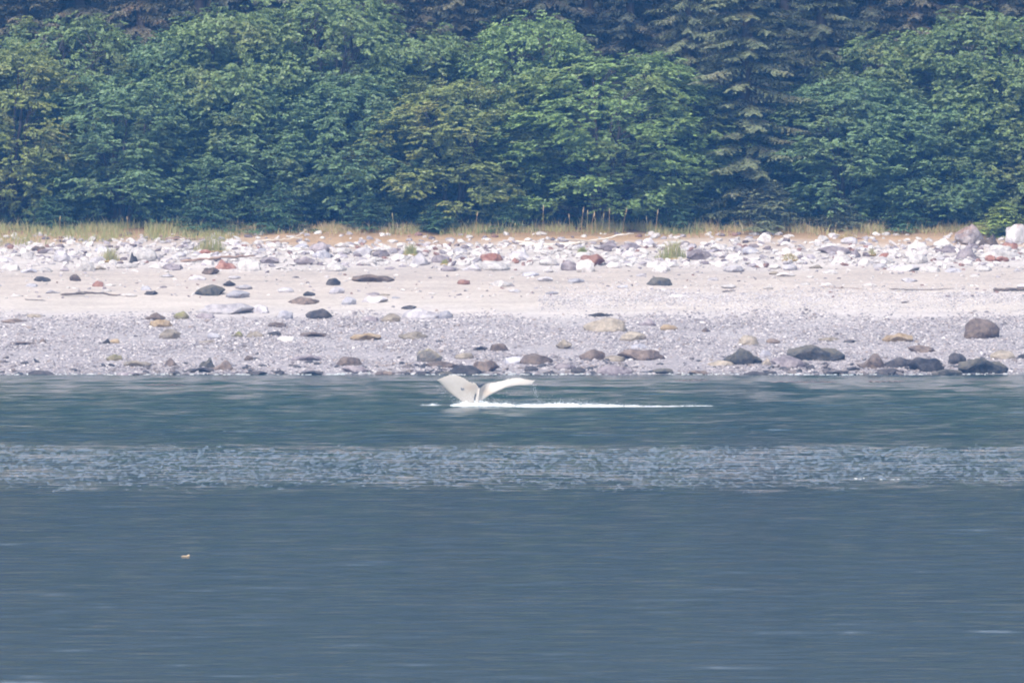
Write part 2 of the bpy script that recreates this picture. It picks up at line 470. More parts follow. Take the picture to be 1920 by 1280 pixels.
def rock_mesh(kind, seed, sub=3):
    rs = np.random.RandomState(seed)
    v, f = ico(sub)
    off = rs.rand(3) * 50
    if kind in ('block', 'slab', 'peak'):
        for _ in range(11 if kind != 'peak' else 9):
            n = unit(rs.normal(size=3)); d = rs.uniform(0.55, 0.85)
            if kind == 'slab' and abs(n[2]) < .3: d = rs.uniform(.7, .95)
            s = v @ n
            v = v - np.outer(np.maximum(s - d, 0) * 0.92, n)
    else:
        for _ in range(4):
            n = unit(rs.normal(size=3)); d = rs.uniform(0.72, 0.9)
            v = v - np.outer(np.maximum(v @ n - d, 0) * 0.7, n)
    r = np.array([1 + 0.26 * mnoise.noise(Vector(q * 1.4 + off)) + 0.13 * mnoise.noise(Vector(q * 3.0 + off)) + .06 * mnoise.noise(Vector(q * 6.5 + off)) for q in v])
    v = v * r[:, None]
    if kind == 'peak':
        t = np.clip(v[:, 2], 0, 1)
        v[:, 0] = v[:, 0] * (1 - 0.62 * t) + 0.2 * rs.uniform(-1, 1) * t
        v[:, 1] *= (1 - 0.5 * t)
    if kind == 'slab':
        lim = .5 + rs.uniform(-.3, .3) * v[:, 0] + np.array([.22 * mnoise.noise(Vector(q * 2.2 + off)) for q in v])
        v[:, 2] = np.where(v[:, 2] > lim, lim + (v[:, 2] - lim) * .25, v[:, 2])
    if kind in ('slab', 'block'):
        pr = np.array([.95 + .55 * mnoise.noise(Vector((q[0] * 1.5 + off[1], q[1] * .9, off[0]))) for q in v])
        v[:, 2] = np.where(v[:, 2] > -.3, -.3 + (v[:, 2] + .3) * pr * (1 - .28 * v[:, 0] ** 2), v[:, 2])
    mn, mx = v.min(0), v.max(0)
    v = (v - (mn + mx) / 2) / (mx - mn)
    v[:, 2] = (v[:, 2] + 0.5) * 1.55 - 0.55           # top at 1, buried to -0.55
    me = new_mesh('rock_' + kind, v, f, smooth=True)
    me.set_sharp_from_angle(angle=math.radians(38))
    return me
RV = {k: [rock_mesh(k, 100 * i + j) for j in range(n)] for i, (k, n) in enumerate((('dome', 4), ('round', 4), ('block', 5), ('slab', 4), ('peak', 3)))}
for k in RV:
    for me in RV[k]:
        me.materials.append(ROCKM['grey'])

ROCKS = []      # x, Y, w for keeping scattered stones off
_rc = [0]
def put_rock(x0, x1, base, h, mk, shape, label, name=None, cat=None, group=None, dy=0.0, lift=0.0, turn=None):
    i = _rc[0]; _rc[0] += 1
    rs = np.random.RandomState(1000 + i)
    Y = row2Y(min(base, 706)) + dy
    pxm = FPX / Y
    w = (x1 - x0) / pxm; H = h / pxm
    depth = max(min(w, 1.4) * rs.uniform(0.7, 0.95), H * 0.8)
    me = RV[shape][i % len(RV[shape])]
    o = bpy.data.objects.new(name or ('boulder' if w > 0.75 else 'rock'), me)
    zc = row2z(base, Y) + lift
    o.location = (px2x((x0 + x1) / 2, Y), Y + depth * 0.33, zc)
    flip = -1 if rs.rand() < 0.5 else 1
    o.scale = (w * 1.04 * flip, depth, H)
    o.rotation_euler = (0, 0, math.radians(rs.uniform(-12, 12)) if turn is None else turn)
    COL.objects.link(o)
    o.material_slots[0].link = 'OBJECT'
    o.material_slots[0].material = ROCKM[mk]
    tag(o, label, cat or ('boulder' if w > 0.75 else 'rock'), group)
    ROCKS.append((o.location[0], Y, w, (x0 + x1) / 2, base, label))
    return o

def zone(row):
    if row > 690: return 'at the waterline'
    if row > 655: return 'on gravel near the water'
    if row > 606: return 'on the grey gravel'
    if row > 560: return 'where sand meets gravel'
    if row > 512: return 'on the pale sand'
    if row > 468: return 'among the pale stones'
    return 'below the grass'

R = [
 # left third
 (273,310,600,15,'brown','block','dark brown wedge rock beside the mossy one'),
 (325,354,598,15,'moss','dome','olive mossy dome rock'),
 (367,403,597,10,'purple','round','flat mauve rock right of the mossy dome'),
 (280,322,613,14,'ochre','round','ochre yellow rock under the brown wedge'),
 (298,338,634,17,'tan','block','squarish khaki rock'),
 (573,622,598,20,'dark','dome','smooth dark purple-brown dome boulder left of centre'),
 (503,538,613,9,'brown','round','low brown rock left below the dark dome'),
 (433,457,632,11,'moss','block','small bright-mossed rock'),
 (462,494,633,12,'tan','round','tan rock touching the small mossed rock'),
 (499,527,630,9,'dark','round','small dark rock above the white stone'),
 (518,556,640,10,'white','round','lone white stone on dark gravel'),
 (563,618,632,10,'brown','slab','long flat dark rock right of the lone white stone'),
 (191,207,644,9,'dark','block','small black rock'),
 (205,224,643,8,'ochre','round','yellowish stone against the small black rock'),
 (70,88,645,11,'brown','peak','small brown cone rock'),
 (18,72,647,7,'brown','slab','low brown ridge rock left of the brown cone'),
 (373,410,644,7,'tan','slab','low tan rock below the khaki one'),
 (388,414,634,10,'grey','round','pale grey-green rock'),
 (198,228,676,12,'moss','block','olive brown jagged rock'),
 (233,284,688,13,'tan','slab','low tan-grey rock right below the olive jagged one'),
 (308,334,687,17,'brown','peak','brown pyramid rock'),
 (372,404,689,19,'slate','block','grey-green block on top of the cluster'),
 (397,438,695,20,'brown','block','brown boulder right side of the cluster'),
 (348,400,699,11,'dark','slab','dark red-brown slab under the cluster'),
 (458,474,676,10,'brown','block','small brown nub rock'),
 (460,501,703,8,'dark','slab','dark reddish slab lapped by water'),
 (513,534,702,8,'dark','round','small dark wet rock right of the reddish slab'),
 (547,602,677,12,'purple','slab','flat mauve-grey rock'),
 (630,679,686,18,'brown','dome','dark brown boulder left of the whale'),
 (640,690,697,12,'purple','slab','mauve slab below the dark brown boulder'),
 (52,101,708,14,'dark','dome','dark purple boulder in the shallows at far left'),
 (50,79,596,8,'tan','round','low tan-grey rock far left'),
 (0,50,604,7,'brown','slab','low brown rock cut by the left edge'),
 (372,481,588,20,'pale','slab','wide pale slab half buried in sand'),
 (474,504,587,16,'pale','round','pale rock at the end of the wide slab'),
 (520,549,598,16,'grey','round','grey-green pale rock left of the dark dome'),
 (540,598,570,14,'brown','slab','dark grey-brown wedge boulder'),
 (568,591,555,9,'dark','dome','small dark rock above the wedge'),
 (365,423,553,20,'slate','slab','dark overhanging boulder'),
 (423,468,557,13,'grey','block','grey jagged rock right of the overhanging boulder'),
 (418,441,536,11,'dark','block','small dark rock above the grey jagged one'),
 (270,296,553,8,'dark','slab','flat dark stone left of the overhanging boulder'),
 (263,283,544,9,'grey','peak','small blue-grey pointed stone'),
 (173,194,538,12,'rust','block','red-brown rock'),
 (130,151,528,14,'brown','block','upright brown-grey rock'),
 (63,96,530,12,'dark','round','dark brown rounded rock at left'),
 (48,71,539,8,'grey','round','small grey rock at left under the dark one'),
 (38,68,513,10,'grey','slab','flat grey rock at left'),
 (612,638,534,13,'dark','round','dark rock left of the flat slab'),
 (617,646,552,15,'pale','block','pale grey-white rock below the dark one'),
 (243,294,491,28,'white','dome','big white boulder at the grass edge'),
 (241,259,494,22,'dark','block','dark stump-like rock against the big white boulder'),
 (147,178,508,20,'white','dome','round white boulder at left'),
 (58,88,472,11,'brown','slab','brown and white rock in the grass'),
 (40,64,487,15,'white','round','white stone by the grass at left'),
 (100,134,491,14,'pale','round','whitish rock at the grass foot'),
 (400,444,504,18,'rust','block','rust-brown rock by the driftwood'),
 (378,411,514,13,'brown','slab','brown grey rock beneath the rust one'),
 (446,490,508,22,'white','round','large white stone right of the rust rock'),
 (487,523,494,13,'purple','slab','purple-brown flat rock'),
 (550,598,496,15,'purple','block','dark mauve rock'),
 (580,618,473,20,'purple','dome','lilac-grey boulder in dry grass'),
 (0,38,508,14,'white','round','white stone cut by the left edge'),
 # middle third
 (662,738,529,15,'brown','slab','long flat grey-brown slab'),
 (640,668,572,16,'grey','block','grey rock at the sand left of centre'),
 (678,728,568,13,'pale','slab','pale grey low rock'),
 (752,781,579,7,'dark','slab','thin dark stone on sand'),
 (755,824,598,20,'pale','dome','pale lilac mound boulder'),
 (822,849,597,15,'grey','round','greyish stone right of the pale mound'),
 (717,751,604,17,'tan','block','tan-brown block rock'),
 (677,711,604,12,'purple','round','mauve-brown rock left of the tan block'),
 (657,713,637,13,'ochre','slab','long orange-tan rock'),
 (748,804,635,14,'tan','slab','low tan rock with paler top'),
 (782,829,678,25,'lichen','block','dark boulder with yellow lichen top'),
 (795,861,689,12,'brown','slab','brownish slab under the lichen boulder'),
 (840,903,703,20,'dark','peak','dark triangular boulder behind the left fluke'),
 (820,852,706,10,'slate','round','blue-grey wet rock touching the dark triangle'),
 (882,936,698,23,'brown','slab','brown-topped boulder behind the fluke'),
 (895,930,698,13,'dark','slab','black wet face rock under the brown top'),
 (887,914,657,8,'dark','slab','thin dark rock'),
 (918,953,658,15,'brown','dome','brown dome rock above the whale'),
 (852,888,673,12,'tan','round','tan rock right of the lichen boulder'),
 (943,986,682,14,'grey','round','grey rock left of the brown mound'),
 (977,1036,683,21,'brown','dome','broad brown mound boulder'),
 (983,1009,695,9,'dark','round','small dark rock below the broad brown mound'),
 (1038,1079,692,12,'purple','dome','mauve-grey dome rock'),
 (1070,1096,700,12,'dark','dome','dark wet knob rock'),
 (1120,1188,702,18,'purple','dome','wide dark mauve boulder right of the whale'),
 (1085,1133,675,21,'brown','block','dark brown jagged boulder'),
 (1157,1246,674,20,'brown','slab','long brown shelf boulder'),
 (1132,1174,677,11,'tan','round','tan rock between the jagged and the shelf boulders'),
 (1093,1174,622,27,'tan','dome','big sandy-tan boulder'),
 (1195,1231,610,12,'purple','block','lilac-grey rock right of the sandy-tan boulder'),
 (1238,1271,619,11,'ochre','round','orange tan rock'),
 (1162,1211,639,18,'tan','block','tan-olive jagged rock'),
 (1042,1073,652,17,'tan','block','pale-topped brown rock'),
 (1177,1219,654,10,'grey','slab','grey-tan flat rock'),
 (777,808,704,9,'dark','slab','dark sliver rock left of the fluke'),
 (1018,1049,703,7,'dark','slab','dark sliver rock right of the fluke'),
 (857,881,533,9,'rust','round','dark red stone alone'),
 (1213,1261,535,16,'slate','dome','blue-grey dome boulder'),
 (1083,1134,499,23,'rust','slab','leaning rust-brown slab boulder'),
 (897,942,491,17,'rust','round','pinkish red rock'),
 (1052,1084,505,18,'purple','dome','purple-brown rock left of the leaning slab'),
 (770,808,498,26,'pale','peak','pale lilac peaked boulder'),
 (957,974,494,11,'rust','block','small rusty rock'),
 (1080,1114,509,23,'white','dome','bright white boulder under the leaning slab'),
 (1113,1160,468,16,'purple','block','purplish rock under the driftwood tip'),
 (1160,1204,468,14,'purple','slab','mauve rock right of the driftwood tip'),
 (1205,1228,461,15,'pale','block','whitish rock by the green tuft'),
 (1223,1258,511,14,'white','round','white stone below the green tuft'),
 (953,995,484,20,'pale','block','whitish lilac rock'),
 (918,961,536,11,'white','slab','flat white stone right of the dark red one'),
 (898,957,507,18,'white','round','broad white stone under the pinkish red rock'),
 # right third
 (1808,1873,634,38,'brown','dome','big brown egg-shaped boulder alone'),
 (1358,1428,684,33,'slate','block','black-green jagged boulder'),
 (1425,1446,669,13,'grey','round','small grey rock right of the jagged boulder'),
 (1427,1446,685,14,'tan','block','small cream-tan block'),
 (1445,1511,690,25,'purple','slab','purple-brown slab boulder right of the cream block'),
 (1478,1583,676,30,'slate','slab','long dark slate boulder'),
 (1384,1423,646,18,'tan','dome','tan-grey rock above the jagged boulder'),
 (1437,1463,643,9,'brown','round','small brown rock right of the tan-grey one'),
 (1315,1333,622,9,'brown','peak','tiny brown pointed rock'),
 (1655,1711,642,18,'ochre','slab','ochre-brown ledge rock'),
 (1535,1578,639,8,'tan','slab','low tan rock left of the ochre ledge'),
 (1580,1606,643,6,'dark','slab','thin dark rock right of the low tan one'),
 (1703,1754,660,14,'brown','slab','low dark brown rock'),
 (1608,1661,692,30,'brown','block','brown tilted boulder'),
 (1655,1711,691,22,'dark','block','dark blue-grey block boulder'),
 (1702,1771,697,28,'dark','slab','dark slab boulder beside the blue-grey block'),
 (1778,1811,682,21,'dark','dome','dark upright knob boulder'),
 (1797,1891,700,29,'slate','slab','long dark slate boulder far right'),
 (1857,1904,672,16,'tan','round','tan-olive rock above the far slate boulder'),
 (1908,1938,672,10,'dark','round','dark rock cut by the right edge'),
 (1510,1529,693,8,'dark','round','small dark rock right of the purple-brown slab'),
 (1588,1618,695,8,'dark','slab','dark flat rock left of the tilted boulder'),
 (1327,1381,686,11,'tan','slab','low tan rock left of the jagged boulder'),
 (1397,1436,498,11,'white','slab','white slab with brown underside'),
 (1535,1598,476,16,'purple','slab','purple-brown slab boulder'),
 (1563,1596,494,21,'white','dome','tall white stone under the purple slab'),
 (1594,1614,483,16,'purple','block','grey-purple rock right of the tall white stone'),
 (1648,1668,483,9,'rust','round','small brick-red rock'),
 (1847,1868,488,10,'rust','round','brick-red stone in front of the long white slab'),
 (1868,1892,489,9,'rust','slab','second brick-red stone, right of its twin'),
 (1830,1920,486,18,'white','slab','long white slab at right'),
 (1790,1848,459,40,'lilac','block','tall lilac rock under green branches'),
 (1792,1832,486,31,'purple','block','purple-grey cracked boulder below the tall lilac rock'),
 (1886,1930,456,36,'rusttop','round','white rock with rusty top at the right edge'),
 (1420,1446,455,19,'white','block','white rock at the forest edge'),
 (1533,1554,452,11,'white','round','small white rock under yellow grass'),
 (1577,1608,457,13,'pale','dome','whitish tan rock in grass'),
 (1288,1336,488,22,'purple','slab','purple block boulder right of the green tuft'),
 (1457,1511,480,13,'white','slab','wide white stone'),
 (1663,1728,509,13,'pale','slab','white and mauve flat stone'),
 (1723,1764,511,13,'white','round','white stone right of the white and mauve one'),
 (1457,1491,518,7,'white','slab','low white stone on sand'),
 (1542,1571,514,9,'white','round','white rounded stone on sand'),
 (1640,1690,703,13,'dark','slab','dark wet rock in the shallows below the tilted boulder'),
 (1745,1802,704,13,'slate','block','wet slate rock in the shallows left of the far slate boulder'),
 (1545,1590,703,9,'dark','slab','thin dark wet slab below the long dark slate boulder'),
 (1395,1440,704,8,'dark','round','dark wet hump below the jagged boulder'),
 (1290,1330,702,8,'brown','slab','brown wet rock right of the wide dark mauve boulder'),
 (1225,1262,700,10,'slate','dome','slate wet hump right of the wide mauve boulder'),
 (560,606,703,9,'dark','slab','black wet sliver right of the small dark wet rock'),
 (700,742,704,9,'brown','dome','brown wet hump left of the dark sliver rock'),
 (215,262,705,8,'purple','slab','mauve wet sliver in the shallows at left'),
 (1832,1876,463,24,'brown','block','brown rock leaning right of the tall lilac rock'),
 (1852,1896,474,15,'white','round','white stone under the leaning brown rock at right'),
 (1764,1796,474,14,'purple','round','mauve stone left of the purple-grey cracked boulder'),
 (1876,1912,468,14,'rust','slab','flat rusty rock under the white rock at the right edge'),
 (1750,1788,465,18,'white','block','white rock left of the tall lilac rock'),
]
for (x0, x1, b, h, mk, sh, lab) in R:
    z = zone(b)
    n = len(lab.split())
    put_rock(x0, x1, b, h, mk, sh, lab + (' ' + z if n + len(z.split()) <= 14 else ''))
# the dark cap stone lying on the sandy-tan boulder
put_rock(1103, 1158, 600, 14, 'dark', 'slab', 'dark cap stone lying on the big sandy-tan boulder', dy=1.2)

# scattered pale stones, each labelled by the named rock it lies next to
def scatter_pale():
    rs = np.random.RandomState(77)
    placed = []
    refs = list(ROCKS)
    used = {}
    tries = 0
    while len(placed) < 125 and tries < 6000:
        tries += 1
        row = rs.choice([rs.uniform(462, 512), rs.uniform(505, 545), rs.uniform(545, 562)], p=[.80, .15, .05])
        px = rs.uniform(-10, 1930)
        if row < 475 and px < 420 and rs.rand() < .8: continue
        wpx = rs.uniform(16, 40) if row < 512 else rs.uniform(14, 34)
        h = wpx * rs.uniform(.26, .46)
        if row > 512: h *= 0.7
        bad = False
        for (_, _, w, cx, b, _) in ROCKS:
            if abs(b - row) < 9 and abs(cx - px) < w * 24 + wpx * 0.35:
                bad = True; break
        if bad: continue
        mk = rs.choice(['white', 'pale', 'grey', 'purple', 'rust', 'tan'], p=[.52, .22, .09, .09, .04, .04])
        sh = rs.choice(['round', 'dome', 'block', 'slab'], p=[.4, .25, .2, .15])
        # label
        best = min(refs, key=lambda q: ((q[3] - px) / 30.0) ** 2 + ((q[4] - row) / 12.0) ** 2)
        ref = best[5]
        for z in ('at the waterline', 'among the pale stones', 'below the grass', 'on the pale sand', 'where sand meets gravel'):
            ref = ref.replace(' ' + z, '')
        side = 'left' if px < best[3] else 'right'
        if abs(best[4] - row) * 2.2 > abs(px - best[3]): side = 'above' if row < best[4] else 'below'
        word = {'white': 'white', 'pale': 'off-white', 'grey': 'grey', 'purple': 'mauve', 'rust': 'rusty', 'tan': 'tan'}[mk]
        size = 'small' if wpx < 22 else ('medium' if wpx < 31 else 'large')
        sidep = {'left': 'to the left of', 'right': 'to the right of', 'above': 'just above', 'below': 'just below'}[side]
        def make(s, sd): return f"{s} {word} stone {sd} the {ref}"
        lab = make(size, sidep)
        if len(lab.split()) > 16: lab = make(size, {'to the left of': 'left of', 'to the right of': 'right of'}.get(sidep, sidep.replace('just ', '')))
        if lab in used:
            alts = [make(s, sidep).replace('stone', k) for s in (size,) for k in ('rounded stone' if sh in ('round', 'dome') else 'angular stone', 'flat stone', 'humped stone')]
            alts = [q for q in alts if q not in used and len(q.split()) <= 16]
            if not alts: continue
            lab = alts[0]
        used[lab] = 1
        o = put_rock(px - wpx / 2, px + wpx / 2, row, h, mk, sh, lab, name='beach_stone', cat='stone', group='pale stones strewn along the upper beach')
        placed.append(o)
scatter_pale()

# ------------------------------------------------------------------ pebbles and cobbles too many to count
def pebbles(name, label, n, rowfun, size, colfun, seed, sub=0, flat=(0.45, 0.75)):
    rs = np.random.RandomState(seed)
    if sub == 0:
        bm = bmesh.new(); bmesh.ops.create_icosphere(bm, subdivisions=1, radius=1.0)
        v = np.array([x.co[:] for x in bm.verts]); f = np.array([[q.index for q in p.verts] for p in bm.faces]); bm.free()
        keep = (v[f][:, :, 2].min(1) > -0.85)
        f = f[keep]
    else:
        v, f = ico(2)
    X, Y = rowfun(rs, n)
    n = len(X)
    Z = ground_z(Y)
    s = size(rs, n, X, Y)
    sc = np.stack([s * rs.uniform(.8, 1.3, n), s * rs.uniform(.7, 1.1, n), s * rs.uniform(flat[0], flat[1], n)], 1)
    ang = rs.rand(n) * 6.28
    tl = rs.normal(0, .25, n)
    L = v[None] * (1 + rs.uniform(-.22, .22, (n, len(v), 1)))
    L = L * sc[:, None, :]
    c, sn = np.cos(ang)[:, None], np.sin(ang)[:, None]
    x = L[..., 0] * c - L[..., 1] * sn; y = L[..., 0] * sn + L[..., 1] * c
    z = L[..., 2] + x * tl[:, None]
    zo = np.array([nz(a_ * 0.25, b_ * 0.3, 3) * 0.09 for a_, b_ in zip(X, Y)])
    P = np.stack([x + X[:, None], y + Y[:, None], z + (Z + zo)[:, None] + sc[:, 2:3] * 0.08], -1)
    F = (f[None] + (np.arange(n) * len(v))[:, None, None]).reshape(-1, 3)
    C = colfun(rs, n, X, Y)
    col = np.repeat(C, len(v), 0)
    me = new_mesh(name, P.reshape(-1, 3), F, smooth=False, col=col, mats=[PEB])
    tag(link(name, me), label, kind='stuff')
PEB = attr_mat('pebble_stone', 0.9, 0.2)

def pal(rs, n, cols, p):
    cols = np.array(cols); i = rs.choice(len(cols), n, p=p)
    return cols[i] * rs.uniform(.78, 1.18, (n, 1))

def gravel_area(rs, n):
    X = rs.uniform(-21, 21, n)
    top = np.array([653.6 + 2.4 * nz(x * .16, 5, 1) + 1.2 * nz(x * .6, 9, 1) for x in X])
    return X, 636.9 + (top + np.abs(rs.normal(0, 1.0, n)) - 636.9) * rs.rand(n) ** 0.9
pebbles('gravel', 'grey and lavender pebbles covering the lower beach', 44000,
        gravel_area,
        lambda rs, n, X, Y: rs.uniform(.028, .062, n) * (1 + (rs.rand(n) < .05) * .8),
        lambda rs, n, X, Y: pal(rs, n, [(.265, .24, .245), (.37, .335, .335), (.175, .155, .16), (.52, .485, .48), (.29, .235, .205)], [.36, .30, .16, .11, .07]), 11)
pebbles('shingle', 'pale shingle strip lying above the gravel', 9000,
        lambda rs, n: (rs.uniform(1, 21, n), rs.normal(659.0, 1.9, n)),
        lambda rs, n, X, Y: rs.uniform(.025, .05, n),
        lambda rs, n, X, Y: pal(rs, n, [(.40, .37, .37), (.49, .46, .46), (.30, .27, .28)], [.5, .33, .17]), 12)
def upper(rs, n):
    X = rs.uniform(-21, 21, n)
    Y = rs.choice([0, 1], n, p=[.25, .75])
    Y = np.where(Y == 1, rs.normal(670.0, 2.0, n), rs.uniform(659, 668, n))
    return X, np.clip(Y, 656, 674.5)
pebbles('cobbles', 'white cobbles filling the stony upper beach', 2900, upper,
        lambda rs, n, X, Y: np.where(Y > 667, rs.uniform(.06, .19, n), rs.uniform(.03, .09, n)),
        lambda rs, n, X, Y: pal(rs, n, [(.48, .445, .43), (.41, .37, .36), (.28, .25, .265), (.16, .13, .135), (.22, .135, .115)], [.46, .24, .16, .09, .05]), 13, sub=1)

def wet_edge(rs, n):
    X = rs.uniform(-21, 21, n)
    clus = np.array([nz(x * .22, 3, 6) for x in X])
    Y = 636.6 + np.abs(rs.normal(0, 2.6, n))
    k = rs.rand(n) < np.clip(.35 + 1.3 * clus, .05, 1)
    return X[k], Y[k]
pebbles('wet_stones', 'small dark wet stones strewn along the waterline', 1500, wet_edge,
        lambda rs, n, X, Y: rs.uniform(.05, .17, n),
        lambda rs, n, X, Y: pal(rs, n, [(.07, .065, .068), (.13, .11, .105), (.20, .17, .16), (.27, .24, .24)], [.35, .3, .2, .15]), 14, sub=1, flat=(.35, .65))

# ------------------------------------------------------------------ driftwood
WOOD_PALE = plain_mat('driftwood_bleached', (.45, .38, .31), (.66, .6, .54), 6, stretch=(.3, 3, 3))
WOOD_DARK = plain_mat('driftwood_dark', (.06, .05, .05), (.16, .12, .10), 6, stretch=(.3, 3, 3))
WOOD_BROWN = plain_mat('driftwood_brown', (.18, .12, .09), (.32, .23, .18), 6, stretch=(.3, 3, 3))
def driftwood(pts, r0, r1, m, label, twigs=(), name='driftwood'):
    """pts: pixel points (px,row) along the piece, lying at the Y of the first point's row"""
    Y = row2Y(max(p[1] for p in pts) + 2)
    P = np.array([[px2x(a_, Y), Y + 0.05 * i, row2z(b_, Y)] for i, (a_, b_) in enumerate(pts)])
    t = np.linspace(0, 1, len(P)); tt = np.linspace(0, 1, len(P) * 4)
    Q = np.stack([np.interp(tt, t, P[:, k]) for k in range(3)], 1)
    rs = np.random.RandomState(int(pts[0][0]))
    Q += rs.normal(0, r0 * 0.25, Q.shape)
    rad = np.interp(tt, [0, .05, .9, 1], [r0 * .6, r0, r1, r1 * .4])
    o0 = Q[0].copy()
    v, f = tube(Q - o0, rad * rs.uniform(.8, 1.2, len(rad)), 7)
    A = Acc(); A.add(v, f)
    n_s = 7
    A.add(np.vstack([v[:n_s], v[:n_s].mean(0)]), np.array([[i, (i + 1) % n_s, n_s] for i in range(n_s)]))
    A.add(np.vstack([v[-n_s:], v[-n_s:].mean(0)]), np.array([[i, (i + 1) % n_s, n_s] for i in range(n_s)]))
    o = link(name, A.mesh(name, True, [m]), loc=o0)
    tag(o, label, 'driftwood')
    for tw in twigs:
        T = np.array([[px2x(a_, Y), Y + 0.1, row2z(b_, Y)] for a_, b_ in tw]) - o0
        v, f = tube(T, np.linspace(r1, r1 * .4, len(T)), 5)
        link('branch', new_mesh('branch', v, f, True, mats=[m]), o)
    return o
driftwood([(968, 452), (1010, 459), (1060, 457), (1105, 452), (1140, 446), (1165, 440), (1189, 438)], .05, .03, WOOD_PALE, 'long bleached driftwood pole with a bent rising tip by the grass', twigs=[[(1105, 452), (1080, 449), (1052, 449)]])
driftwood([(974, 459), (1020, 458), (1075, 457), (1100, 455)], .07, .045, WOOD_PALE, 'straight pale driftwood log under the bent pole')
driftwood([(116, 552), (150, 550), (175, 549), (205, 552), (238, 554)], .05, .025, WOOD_DARK, 'thin dark driftwood branch on white sand at left', twigs=[[(175, 549), (160, 547), (142, 548)]])
driftwood([(46, 561), (66, 562), (86, 563)], .02, .015, WOOD_DARK, 'short dark twig on the sand below the dark branch')
driftwood([(340, 489), (375, 487), (410, 483), (450, 481), (480, 480)], .06, .04, WOOD_BROWN, 'brown driftwood log behind the rust-brown rock')
driftwood([(484, 452), (515, 450), (545, 447), (570, 445)], .035, .02, WOOD_PALE, 'pale driftwood stick lying in the dry grass', twigs=[[(545, 447), (562, 440), (575, 430)]])
driftwood([(1862, 543), (1890, 543), (1935, 542)], .07, .06, WOOD_DARK, 'dark driftwood log cut by the right edge')
driftwood([(1668, 542), (1700, 543), (1745, 543), (1788, 541)], .025, .015, WOOD_DARK, 'long thin dark branch on the pale shingle')
driftwood([(1540, 537), (1570, 540), (1620, 541)], .015, .01, WOOD_BROWN, 'thin brown twig left of the long dark branch')
driftwood([(1354, 546), (1368, 545), (1379, 544)], .03, .02, WOOD_DARK, 'short dark stick on the pale shingle')
driftwood([(1690, 567), (1700, 566), (1706, 564)], .03, .02, WOOD_DARK, 'tiny dark chip of wood alone on bright shingle')
driftwood([(300, 447), (360, 448), (405, 450)], .05, .04, WOOD_BROWN, 'brown log half hidden in green grass')

# ------------------------------------------------------------------ trees
BARK = plain_mat('alder_bark', (.05, .042, .036), (.12, .10, .09), 3, stretch=(1, 1, .4))
BARK_D = plain_mat('spruce_bark', (.06, .045, .04), (.13, .10, .085), 3, stretch=(1, 1, .4))
ALD = {
    'blue':   foliage_mat('alder_leaf_blue_green', (.078, .128, .056), (.178, .270, .115), (.23, .235, .08), .5),
    'green':  foliage_mat('alder_leaf_green', (.088, .132, .048), (.204, .280, .097), (.26, .24, .07), .5),
    'bright': foliage_mat('alder_leaf_bright', (.096, .152, .050), (.228, .325, .102), (.29, .27, .08), .4),
    'yellow': foliage_mat('alder_leaf_yellow_green', (.105, .138, .045), (.248, .290, .085), (.33, .26, .07), .6),
}
SPR = {
    'olive':  foliage_mat('spruce_needle_olive', (.066, .082, .040), (.185, .205, .100), (.21, .165, .10), .5, .15, .6),
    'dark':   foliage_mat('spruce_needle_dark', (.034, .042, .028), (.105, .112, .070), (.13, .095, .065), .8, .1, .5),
    'brown':  foliage_mat('spruce_needle_brown', (.050, .050, .030), (.150, .140, .082), (.18, .125, .08), .8, .1, .5),
    'young':  foliage_mat('spruce_needle_young', (.030, .064, .028), (.095, .165, .072), (.13, .17, .06), .5, .15, .6),
    'lime':   foliage_mat('spruce_needle_lime', (.10, .15, .03), (.32, .39, .09), (.40, .38, .08), .5, .2, .6),
}

